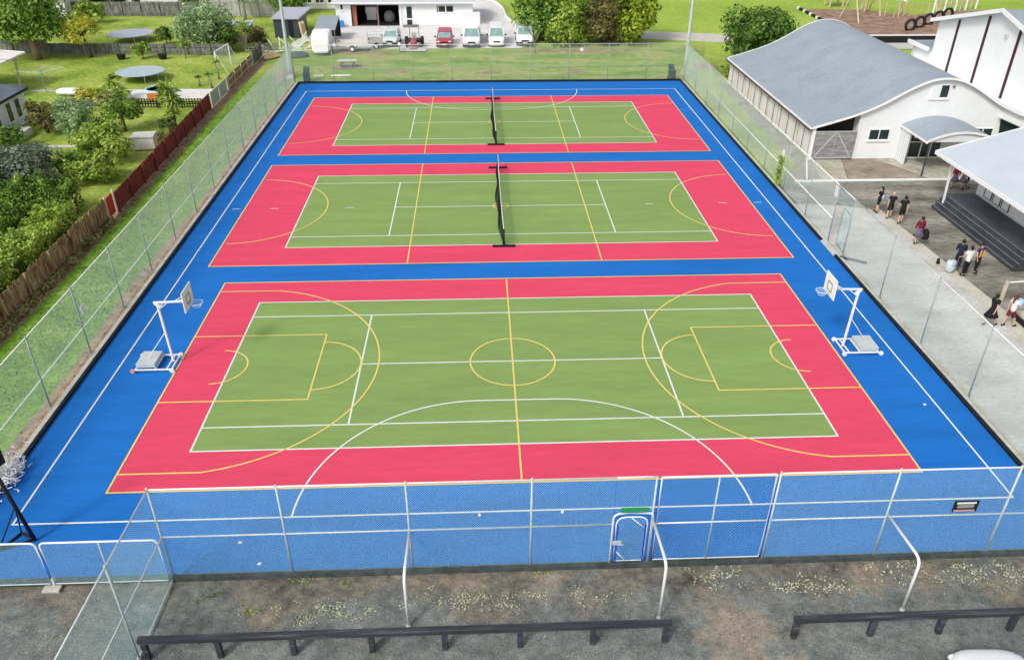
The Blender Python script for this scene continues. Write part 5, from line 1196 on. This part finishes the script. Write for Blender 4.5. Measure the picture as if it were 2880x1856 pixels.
car('parked_car', 'white off road car with black bumper half under the trees', 'car', 4.0, 61.9, 0, P_WHITE, 4.6, 1.85, 1.8, 'suv', DARKB)
t = car('box_truck', 'white light truck with tall box body and black mirrors', 'truck', -1.83, 61.2, 0, P_WHITE, 5.6, 1.9, 1.95, 'truck', DARKB)
MB().b2(-1.0, 1.0, 2.3, 5.8, .75, 2.75).build('box_body', 'trim', t, bevel=.05)
car('parked_car', 'white car bonnet poking into the lower right picture corner', 'car', 11.7, -15.2, R(178), P_WHITE, 4.4, 2.3, 1.5, 'hatch', P_WHITE, group=None, plain_nose=True)

# tractor / mower
t = thing('ride_on_tractor', 'small red tractor mower with roll bar and wide deck', 'tractor', (-8.05, 60.7, 0), 0, group='vehicles parked along the far grass')
MB().loft([(.0, .45, .8, .28), (.15, .4, .95, .33), (1.1, .4, 1.0, .34), (1.3, .45, .9, .3)], 14, .5).build('bonnet', P_RED, t, smooth=True)
MB().b2(-.75, .75, 1.3, 2.5, .45, .75).build('chassis', DARKB, t, bevel=.04)
MB().path([(-.5, 2.3, .7), (-.5, 2.3, 2.1), (.5, 2.3, 2.1), (.5, 2.3, .7)], .045, 8).build('roll_bar', colmat('rollbar', (.25, .22, .2)), t)
MB().b2(-.25, .25, 1.7, 2.1, .8, .95).b2(-.25, .25, 2.05, 2.15, .95, 1.4).build('seat', colmat('seatgrey', (.5, .5, .5)), t, bevel=.03)
MB().path([(0, 1.3, .95), (0, 1.45, 1.15)], .03, 6).path([(.2*math.cos(R(a)), 1.45+.08*math.sin(R(a)), 1.17+.15*math.sin(R(a))) for a in range(0, 360, 40)], .02, 5, True).build('steering_wheel', 'black', t)
wheels(t, [(-.72, .3), (.72, .3)], .3, .22); wheels(t, [(-.85, 2.0), (.85, 2.0)], .5, .32)
MB().extr([(-1.0, .05), (-.3, .05), (-.2, .3), (-.8, .3)], 1.4).build('mower_deck', colmat('deckgrey', (.42, .42, .44)), t, bevel=.03); MB().b2(-.4, .4, -.95, -.35, .3, .42).build('deck_cover', colmat('deckred', (.5, .2, .12)), t)
# caravan-like white covered trailer
t = thing('covered_trailer', 'white rounded box trailer at left end of the parked row', 'trailer', (-17.45, 58.2, 0), R(4))
MB().loft([(0, .35, 1.1, .75), (.15, .3, 1.75, .92), (.8, .3, 2.05, .98), (3.0, .3, 2.1, 1.0), (3.2, .4, 1.9, .92)], 20, .3).build('body', 'trim', t, smooth=False, bevel=.02)
MB().b2(-.7, .7, -.25, .1, .3, .42).bar((0, -.2, .35), (0, -.9, .35), .04).build('drawbar', 'galv', t); wheels(t, [(-.95, 1.7), (.95, 1.7)], .3, .2)
def trailer(label, x, y, rz, L, deck, cage, name='utility_trailer'):
    t = thing(name, label, 'trailer', (x, y, 0), rz)
    MB().b2(-L/2, L/2, -.75, .75, .5, .58).b2(-L/2, L/2, -.78, -.73, .58, .95).b2(-L/2, L/2, .73, .78, .58, .95).b2(-L/2, -L/2+.05, -.73, .73, .58, .95).build('tray', deck, t, bevel=.01)
    MB().path([(L/2, -.4, .5), (L/2+1.1, 0, .5)], .04, 6).path([(L/2, .4, .5), (L/2+1.1, 0, .5)], .04, 6).path([(L/2+1.0, 0, .5), (L/2+1.0, 0, 0)], .035, 6).build('drawbar', 'galv', t)
    for s in (-1, 1):
        o = MB().lathe([(.16, -.09), (.29, -.09), (.31, 0), (.29, .09), (.16, .09)], (0.1, s*.88, .31), 16, 'y').build('wheel', 'tyre', t); MB().lathe([(0, -.095), (.17, -.09), (.17, .09), (0, .095)], (.1, s*.88, .31), 12, 'y').build('rim', 'trim', o)
        MB().path([(.1+.4*math.cos(R(a)), s*.88, .31+.4*math.sin(R(a))) for a in range(0, 181, 30)], .05, 6).build('mudguard', deck, t)
    if cage:
        m = MB()
        for i in range(6):
            for s in (-1, 1): m.bar((-L/2+i*L/5, s*.75, .95), (-L/2+i*L/5, s*.75, 1.5), .02, 5)
        for z in (1.2, 1.5):
            for s in (-1, 1): m.bar((-L/2, s*.75, z), (L/2, s*.75, z), .02, 5)
        for z in (.95, 1.2, 1.5): m.bar((-L/2, -.75, z), (-L/2, .75, z), .02, 5)
        m.build('cage', 'galv', t)
    return t
trailer('pale flat trailer with side wheel beside the white box trailer', -14.5, 60.6, R(-2), 3.2, colmat('palesteel', (.6, .58, .55)), False)
trailer('light grey caged trailer next to the silver hatchback', -12.2, 62.0, R(4), 1.6, colmat('greysteel', (.42, .42, .4)), True)
# rubbish heap things near left lamp
def drum(label, x, y, z, r, h, c, key):
    t = thing('barrel', label, 'barrel', (x, y, z)); MB().lathe([(r*.92, 0), (r, .04), (r, h*.33), (r*1.04, h*.35), (r, h*.37), (r, h*.95), (r*.92, h), (0, h*.97)], (0, 0, 0), 14).build('body', colmat(key, c), t); return t
drum('dark blue barrel left of the low lean to shelter', -19.2, 64.0, 0, .33, .8, (.02, .03, .3), 'drumblue'); 
t = thing('plastic_container', 'yellow plastic container below the blue barrel', 'container', (-18.95, 61.8, 0)); MB().b2(-.45, .4, -.3, .3, 0, .5).b2(-.3, .2, -.2, .2, .5, .7).build('body', colmat('yel', (.7, .5, .08)), t, bevel=.04); MB().b2(-.2, .35, -.5, -.3, 0, .3).build('flap', colmat('rust', (.45, .15, .05)), t)
t = thing('tarpaulin_heap', 'dark grey tarpaulin covered heap left of the white box trailer', 'heap', (-19.6, 57.6, 0), R(20)); MB().ell((0, 0, .05), (1.0, .6, .5), 14, 8).build('cover', colmat('tarp', (.07, .09, .1)), t, smooth=True)
t = thing('timber_stack', 'pale timber boards stacked beside the fence by left light pole', 'timber stack', (-22.4, 57.2, 0), R(65))
for k in range(4): MB().box((random.Random(k).uniform(-.1, .1), -.3+k*.18, .1+.12*k), (2.1, .2, .08), rz=R(4*k-6)).build('board', colmat('freshwood', (.6, .47, .27)), t)
t = thing('scrap_frames', 'tangle of pale pipe frames behind the left light pole', 'scrap metal', (-21, 59.6, 0)); rg = random.Random(3); m = MB()
for k in range(12):
    a = Vector((rg.uniform(-1.8, 1.8), rg.uniform(-1, 1.4), rg.uniform(0, .4))); m.bar(a, a+Vector((rg.uniform(-1.6, 1.6), rg.uniform(-1, 1), rg.uniform(.3, 1.5))), .04, 6)
m.bar((-3, 0, .15), (3, .2, .25), .04, 6); m.bar((-2.5, -1.2, .2), (2.5, 1.6, .3), .04, 6)
m.build('pipes', 'whitepipe', t)
MB().box((.9, 1.4, .8), (1.9, .08, .55), rz=R(35), ry=R(-20)).build('white_board', 'trim', t)
t = thing('log_heap', 'grey brown brush heap between dark shed and fence end', 'brush heap', (-23.7, 59.9, 0)); rg = random.Random(8); m = MB()
for k in range(40):
    a = Vector((rg.gauss(0, .7), rg.gauss(0, .7), rg.uniform(0, .6))); m.bar(a, a+Vector((rg.gauss(0, .6), rg.gauss(0, .6), rg.uniform(0, .5))), .035, 5)
m.bar((-2, 0, .2), (2, 0, .3), .05, 5); m.bar((0, -2, .2), (0, 2, .3), .05, 5)
m.build('branches', 'paletrunk', t)
t = thing('timber_pile', 'cream planks leaning against right side of the dark shed', 'planks', (-20.7, 66.8, 0))
for k in range(3): MB().beam((k*.15, -.8+k*.3, 0), (-.3+k*.15, -.6+k*.3, 1.9), .2, .05).build('plank', colmat('freshwood', (.6, .47, .27)), t)
t = thing('blue_jug', 'bright blue water container on white step by the depot wall', 'container', (-17.4, 73.4, 0)); MB().b2(-.25, .25, -.18, .18, 0, .7).bar((0, 0, .7), (0, 0, .85), .06).build('body', colmat('jugblue', (.05, .25, .6)), t, bevel=.04)
# concrete picnic table on verge
t = thing('picnic_table', 'small grey concrete table standing on the worn grass verge', 'table', (-14.05, 53.2, 0), R(5))
MB().b2(-.9, .9, -.35, .35, .55, .65).build('table_top', 'concrete', t, bevel=.02)
for s in (-1, 1): MB().b2(s*.6-.1, s*.6+.1, -.25, .25, 0, .55).build('leg', 'greyfence', t, bevel=.01)
for s in (-1, 1): MB().b2(-.8, .8, s*.75-.14, s*.75+.14, .3, .37).b2(-.6, -.5, s*.75-.1, s*.75+.1, 0, .3).b2(.5, .6, s*.75-.1, s*.75+.1, 0, .3).build('bench', 'greyfence', t, bevel=.01)
t = thing('white_marker_post', 'short white topped marker post on grass edge near silver car', 'post', (-9.4, 59.3, 0)); MB().bar((0, 0, 0), (0, 0, .75), .05).build('post', 'greyfence', t); MB().ell((0, 0, .85), (.17, .17, .2), 10, 8).build('cap', 'trim', t)
t = thing('pipe_length', 'white pipe length lying on the worn grass behind left bin', 'pipe', (-14.2, 49.4, 0)); MB().bar((-.9, 0, .06), (.9, .05, .06), .07, 8).build('pipe', 'trim', t)
t = thing('white_board', 'small white board lying beside the left bin', 'board', (-16.2, 48.9, 0), R(20)); MB().box((0, 0, .2), (.9, .05, .2)).build('board', 'trim', t)

# ------------------------------------------------------------------ playground
tim = colmat('playtimber', (.55, .46, .30), .8, .15)
t = thing('swing_frame', 'tall timber swing frame on the bark playground', 'swing frame', (46.8, 77, 0))
MB().beam((45.6, 78.6, 0), (46.2, 77.4, 3.2), .16, .16).beam((46.0, 73.8, 0), (46.4, 77.3, 3.2), .16, .16).beam((51, 79, 0), (50.8, 80.4, 3.2), .16, .16).beam((50.9, 82.5, 0), (50.8, 80.4, 3.2), .16, .16).build('leg', tim, t, True)
MB().beam((45.9, 77.2, 3.2), (51.1, 80.6, 3.2), .16, .16).build('crossbeam', tim, t, True)
for f in (.3, .65):
    c = Vector((45.9, 77.2, 3.2)).lerp(Vector((51.1, 80.6, 3.2)), f)
    MB().bar(c, c+Vector((0, 0, -2.6)), .02, 4).bar(c+Vector((.4, .25, 0)), c+Vector((.4, .25, -2.6)), .02, 4).build('chain', 'black', t, True); MB().box(c+Vector((.2, .12, -2.6)), (.5, .2, .05), rz=R(33)).build('seat', 'black', t, True)
t = thing('climbing_bridge', 'pale climbing net bridge in the playground centre', 'climbing frame', (53, 82, 0))
for s in (-.6, .6):
    MB().path([(50.5, 83+s, 1.9), (52, 82+s, 2.6), (54.6, 80.4+s, 1.6)], .08, 6).build('rail', 'whitepipe', t, True)
m = MB()
for i in range(9):
    f = i/8; a = Vector((50.5, 82.4, 1.9)).lerp(Vector((54.6, 79.8, 1.6)), f); m.bar(a, a+Vector((0, 1.2, 0)), .04, 5)
m.build('rung', 'whitepipe', t, True)
MB().b2(50.3, 50.5, 82.3, 82.5, 0, 2).b2(50.3, 50.5, 83.5, 83.7, 0, 2).b2(54.5, 54.7, 79.7, 79.9, 0, 1.8).b2(54.5, 54.7, 80.9, 81.1, 0, 1.8).build('post', tim, t, True)
t = thing('play_tower', 'timber play tower with orange roof at top edge', 'play tower', (47.8, 86.5, 0))
for x, y in ((46.9, 85.6), (48.7, 85.6), (46.9, 87.4), (48.7, 87.4)): MB().b2(x-.09, x+.09, y-.09, y+.09, 0, 3.0).build('post', tim, t, True)
MB().b2(46.8, 48.8, 85.5, 87.5, 1.3, 1.42).build('platform', tim, t, True); MB().add([(46.5, 85.2, 2.6), (49.1, 85.2, 2.6), (49.1, 87.8, 2.6), (46.5, 87.8, 2.6), (47.8, 86.5, 3.6)], [(0, 1, 4), (1, 2, 4), (2, 3, 4), (3, 0, 4)]).build('roof', colmat('playorange', (.75, .5, .2)), t, True)
t = thing('pole_fort', 'row of upright timber poles behind the tyres', 'play frame', (62, 82, 0))
for i in range(9):
    MB().bar((58.8+i*.95, 80.6+i*.42, 0), (58.8+i*.95, 80.6+i*.42, 2.3+.4*(i % 3)), .13, 8).build('pole', tim if i % 2 else 'whitepipe', t, True)
MB().beam((58.8, 80.6, 1.8), (66.4, 84, 1.8), .12, .12).beam((58.8, 80.6, 1.0), (66.4, 84, 1.0), .12, .12).build('rail', tim, t, True)
t = thing('balance_poles', 'scattered upright balance poles in left part of the playground', 'play poles', (55, 80, 0)); rg = random.Random(6)
for i in range(9): MB().bar((51.5+i*.8, 77.6+rg.uniform(0, 1.5), 0), (51.5+i*.8, 77.6+rg.uniform(0, 1.5), 1.5+rg.uniform(0, .5)), .07, 6).build('pole', tim, t, True)
for i, (x, y) in enumerate(((50.5, 69.8), (52.5, 71.5), (54.5, 73.3), (56.6, 75.0), (58.9, 77.1))):
    t = thing('tyre', ['nearest', 'second nearest', 'middle', 'second farthest', 'farthest'][i]+' upright tyre of the row of five in playground', 'tyre', (x, y, 0), R(10), group='row of half buried tyres')
    MB().path([(.62*math.cos(R(a)), 0, .58+.62*math.sin(R(a))) for a in range(0, 360, 20)], .17, 8, closed=True).build('tyre_ring', 'tyre', t, smooth=True)
t = thing('log_edging', 'dark and pale log edging along left side of the bark', 'edging', (42.3, 78, 0))
for i in range(16):
    f = i/15; MB().box((42.25-.05*f, 84.5-11.5*f, .12), (.3, .62, .3)).build('log', 'black' if i % 3 else 'trim', t, True)

# ------------------------------------------------------------------ people
def skin_mesh(name, verts, edges, radii, mat, parent, root=0, sub=1):
    me = bpy.data.meshes.new(name); me.from_pydata(verts, edges, []); me.update()
    o = bpy.data.objects.new(name, me); COL.objects.link(o); o.parent = parent
    md = o.modifiers.new('skin', 'SKIN'); md.use_smooth_shade = True
    lay = me.skin_vertices[0].data
    for i, r_ in enumerate(radii):
        lay[i].radius = (r_, r_) if not isinstance(r_, tuple) else r_
        lay[i].use_root = (i == root)
    s = o.modifiers.new('sub', 'SUBSURF'); s.levels = sub; s.render_levels = sub
    me.materials.append(MT[mat] if isinstance(mat, str) else mat)
    return o
class Sk:
    def __init__(s): s.v = []; s.e = []; s.r = []
    def p(s, co, r_, prev=None):
        s.v.append(tuple(co)); s.r.append(r_)
        if prev is not None: s.e.append((prev, len(s.v)-1))
        return len(s.v)-1
def person(label, x, y, rz, h=1.65, stride=0.0, arms=((-.1, 0), (.1, 0)), top=None, bottom=None, shoes='black', hair=None, hairlong=False, shorts=False, skirt=False, sleeves='short', lean=0.0, base=0.0, vest=None, skin='skin', bare_legs=True, head_turn=0, scarf=None):
    """faces local -y"""
    t = thing('person', label, 'person', (x, y, base), rz)
    k = h/1.70
    S = lambda a, b, c: Vector((a*k, b*k, c*k))
    hip = S(0, 0, .93); ln = lean
    sp = S(0, -ln*.3, 1.15); ch = S(0, -ln*.6, 1.32); nk = S(0, -ln*.85, 1.46); hd = S(0, -ln, 1.60)
    J = {}
    def legs(sgn, st):
        hp = S(sgn*.09, 0, .88); kn = S(sgn*.10, -st*.55-.02, .49); an = S(sgn*.10, -st, .085) if st >= 0 else S(sgn*.10, -st*1.05, .13)
        toe = an+S(0, -.15, -.055)
        return hp, kn, an, toe
    LG = [legs(-1, stride), legs(1, -stride*.9)]
    def arm(sgn, a):
        sh = S(sgn*.17, -ln*.7, 1.40); sw, bend = a[0], a[1]
        el = sh+S(sgn*.05, -math.sin(sw)*.27, -math.cos(sw)*.27)
        wr = el+S(-sgn*.015, -math.sin(sw+bend)*.24, -math.cos(sw+bend)*.24)
        return sh, el, wr, (wr-el).normalized()
    AR = [arm(-1, arms[0]), arm(1, arms[1])]
    b = Sk()
    r0_ = b.p(hip, (.11*k, .085*k)); s1 = b.p(sp, (.095*k, .07*k), r0_); c_ = b.p(ch, (.105*k, .07*k), s1); n_ = b.p(nk, .05*k, c_); h1 = b.p(nk.lerp(hd, .5), .052*k, n_)
    h2 = b.p(hd, (.078*k, .092*k), h1); b.p(hd+S(0, .01, .07), (.062*k, .07*k), h2); nz = b.p(hd+S(0, -.105, -.005), .012*k, h2)
    for sg in (-1, 1): b.p(hd+S(sg*.088, .01, 0), .014*k, h2)
    for hp, kn, an, toe in LG:
        a = b.p(hp, .082*k, r0_); a = b.p(hp.lerp(kn, .5), .07*k, a); a = b.p(kn, .052*k, a); a = b.p(kn.lerp(an, .35), .052*k, a); a = b.p(an, .034*k, a); b.p(toe, .03*k, a)
    for sg, (sh, el, wr, d_) in zip((-1, 1), AR):
        a = b.p(sh, .052*k, c_); a = b.p(el, .037*k, a); a = b.p(wr, .026*k, a); pm = b.p(wr+d_*.06*k, (.036*k, .018*k), a)
        for f in range(4):
            off = Vector(((f-1.5)*.0, (f-1.5)*.02*k, 0)); L_ = (.07, .085, .08, .06)[f]*k
            q = b.p(wr+d_*.10*k+off, .0095*k, pm); b.p(wr+d_*(.10*k+L_)+off+Vector((-sg*.015*k, 0, 0)), .0075*k, q)
        th = b.p(wr+d_*.05*k+Vector((0, -.035*k, 0)), .0105*k, pm); b.p(wr+d_*.095*k+Vector((-sg*.005*k, -.05*k, 0)), .009*k, th)
    skin_mesh('body', b.v, b.e, b.r, skin, t)
    c = Sk(); q0 = c.p(hip+S(0, 0, -.13), (.15*k, .125*k)); q0 = c.p(hip+S(0, 0, .02), (.15*k, .12*k), q0); q1 = c.p(sp, (.145*k, .12*k), q0); q2 = c.p(ch, (.18*k, .13*k), q1); c.p(nk+S(0, 0, -.02), .085*k, q2)
    for sh, el, wr, d_ in AR:
        a = c.p(sh, .08*k, q2)
        if sleeves == 'long': a = c.p(el, .054*k, a); c.p(el.lerp(wr, .93), .042*k, a)
        elif sleeves == 'short': c.p(sh.lerp(el, .6), .06*k, a)
    skin_mesh('shirt', c.v, c.e, c.r, top, t)
    if skirt:
        prof_ = [(.135, 1.02), (.15, .92), (.23, .72), (.30, .55), (.285, .55), (.13, .95)]
        m = MB().lathe([(a*k, z*k) for a, z in prof_], (0, 0, 0), 18)
        m.v = [(vx*(1+.08*math.sin(9*math.atan2(vy, vx))*(z < .8*k)), vy*(1.0+abs(stride)*.6*(z < .7*k)), z) for vx, vy, z in m.v]
        m.build('skirt', bottom, t, smooth=True)
    else:
        c = Sk(); q0 = c.p(hip+S(0, 0, .1), (.14*k, .112*k)); q0 = c.p(hip+S(0, 0, -.02), (.145*k, .118*k), q0)
        for hp, kn, an, toe in LG:
            a = c.p(hp, .098*k, q0); a = c.p(hp.lerp(kn, .5), .09*k, a)
            if shorts: c.p(hp.lerp(kn, .92), .088*k, a)
            else: a = c.p(kn, .072*k, a); c.p(kn.lerp(an, .92), .056*k, a)
        skin_mesh('shorts' if shorts else 'trousers', c.v, c.e, c.r, bottom, t)
    for hp, kn, an, toe in LG:
        MB().ell(tuple(an.lerp(toe, .55)+S(0, 0, -.01)), (.05*k, .135*k, .05*k), 10, 6).build('shoe', shoes, t, smooth=True)
    m = MB().ell(tuple(hd+S(0, .018, .03)), (.098*k, .108*k, .115*k), 12, 8, bot=-.25)
    m.ell(tuple(hd+S(0, .045, .0)), (.09*k, .08*k, .1*k), 10, 6)
    if hairlong: m.path([hd+S(0, .1, .06), hd+S(0, .14, -.1), hd+S(0, .13, -.32)], [.06*k, .055*k, .025*k], 8)
    m.build('hair', hair or colmat('hairdark', (.02, .014, .01), .5), t, smooth=True)
    e = MB()
    for sg in (-1, 1): e.ell(tuple(hd+S(sg*.033, -.088, .015)), (.012*k, .008*k, .007*k), 6, 4)
    e.build('eyes', 'black', t); MB().ell(tuple(hd+S(0, -.088, -.045)), (.024*k, .008*k, .006*k), 6, 4).build('mouth', colmat('lips', (.4, .12, .1)), t)
    if vest:
        MB().add([tuple(S(sg*a, yy, z)) for sg in (-1,) for a, yy, z in ()], []) if False else None
        m = MB()
        for sg in (-1, 1): m.beam(S(sg*.09, -.118-ln*.4, 1.0), S(sg*.09, -.115-ln*.8, 1.38), .1*k, .012)
        m.build('tabard', vest, t)
    t['_'] = 0; del t['_']
    return t, AR, k
BLK = colmat('cloth_black', (.012, .012, .016), .8, .3); NAVY = colmat('cloth_navy', (.012, .016, .04), .8); MAR = colmat('cloth_maroon', (.16, .012, .025), .8); WHT = colmat('cloth_white', (.75, .76, .78), .8, .04)
GRYP = colmat('cloth_plaid', (.13, .11, .16), .85, .4); SOCK = colmat('cloth_grey', (.3, .3, .33), .8); BLOND = colmat('hair_blond', (.5, .35, .18), .6); BROWNH = colmat('hair_auburn', (.14, .03, .02), .6)
def bag(label, x, y, z, mat, rz=0, sc=1.0, name='backpack', lean=0):
    t = thing(name, label, 'bag', (x, y, z), rz)
    MB().loft([(-.13*sc, .02, .42*sc, .13*sc), (-.08*sc, 0, .5*sc, .17*sc), (.08*sc, 0, .5*sc, .17*sc), (.12*sc, .03, .42*sc, .14*sc)], 14, .5).build('bag_body', mat, t, smooth=True)
    MB().path([(-.08*sc, 0, .48*sc), (-.05*sc, 0, .56*sc), (.05*sc, 0, .56*sc), (.08*sc, 0, .48*sc)], .012, 5).build('strap', 'black', t)
    MB().loft([(-.17*sc, .08*sc, .22*sc, .1*sc), (-.12*sc, .06*sc, .26*sc, .12*sc)], 12, .5).build('pocket', mat, t, smooth=True)
    return t
person('student in black top walking, leftmost in the group by the path', 22.5, 15.3, R(-140), 1.62, .1, ((.1, .5), (.15, .7)), BLK, BLK, shorts=True)
bag('small grey blue bag held by leftmost walking student', 22.55, 15.0, .95, colmat('bagblue', (.3, .38, .45)), R(-140), .6)
person('fair haired student in black shirt and shorts beside another student', 22.8, 14.4, R(160), 1.62, .16, ((.15, .2), (-.2, .3)), BLK, BLK, hair=BLOND, shorts=True)
person('dark haired student in black uniform walking at right of the pair', 23.1, 13.6, R(165), 1.72, .14, ((-.15, .1), (.3, .3)), BLK, BLK, shorts=True)
person('student in maroon jumper and dark skirt walking alone', 22.75, 10.85, R(175), 1.62, .1, ((.1, .1), (.2, .1)), MAR, GRYP, skirt=True, sleeves='long')
bag('long black bag carried by student in maroon jumper', 23.1, 10.8, .32, BLK, R(80), 1.15, 'shoulder_bag')
person('student in dark navy clothes standing behind the white shirted one', 23.35, 7.75, R(150), 1.66, .06, ((.3, .8), (.3, .6)), NAVY, NAVY, sleeves='long', lean=.1)
person('student in white shirt and black trousers facing away in the small group', 23.35, 7.0, R(190), 1.68, .03, ((.35, .7), (.3, .7)), WHT, BLK)
person('student in white shirt with yellow and purple tabard', 24.15, 7.4, R(15), 1.6, .08, ((.1, .2), (-.1, .2)), colmat('tabpurple', (.06, .015, .16), .8), BLK, vest=colmat('tabyellow', (.75, .45, .04), .7), sleeves='short')
bag('large pale grey backpack standing on the kerb strip beside group', 22.9, 7.55, 0, colmat('baggrey', (.5, .56, .6)), R(20), 1.35)
bag('small black bag lying on kerb strip beside the pale backpack', 22.75, 8.45, 0, BLK, R(60), .6, 'bag')
person('student in black dress like uniform striding at lower right', 21.9, 2.15, R(110), 1.62, .3, ((-.35, .2), (.3, .4)), BLK, BLK, skirt=True)
person('student in white top and maroon shorts walking behind the striding one', 22.75, 2.05, R(105), 1.62, .26, ((.4, .9), (-.3, .3)), WHT, MAR, hair=BROWNH, hairlong=True, shorts=True)
bag('light blue backpack worn by student in maroon shorts', 22.98, 2.12, .95, colmat('bagltblue', (.35, .55, .75)), R(-75), .95)
person('student in pale clothes partly cut by the right picture edge', 24.3, 2.2, R(100), 1.6, .1, ((.1, .2), (.2, .2)), colmat('cloth_cream', (.6, .5, .42), .8), GRYP, hairlong=True, shorts=True)
person('long haired student in maroon top at left under the verandah roof', 29.15, 19.1, R(-30), 1.5, .12, ((.4, .9), (.3, .8)), MAR, GRYP, sleeves='long', skirt=True, hairlong=True)
person('student in black standing at centre under the verandah roof', 29.6, 18.9, R(20), 1.55, .08, ((.3, .5), (.3, .8)), BLK, GRYP, skirt=True)
person('student in black and grey at right under the verandah roof', 30.1, 19.2, R(40), 1.5, .1, ((.2, .5), (.3, .6)), NAVY, BLK, shorts=True)
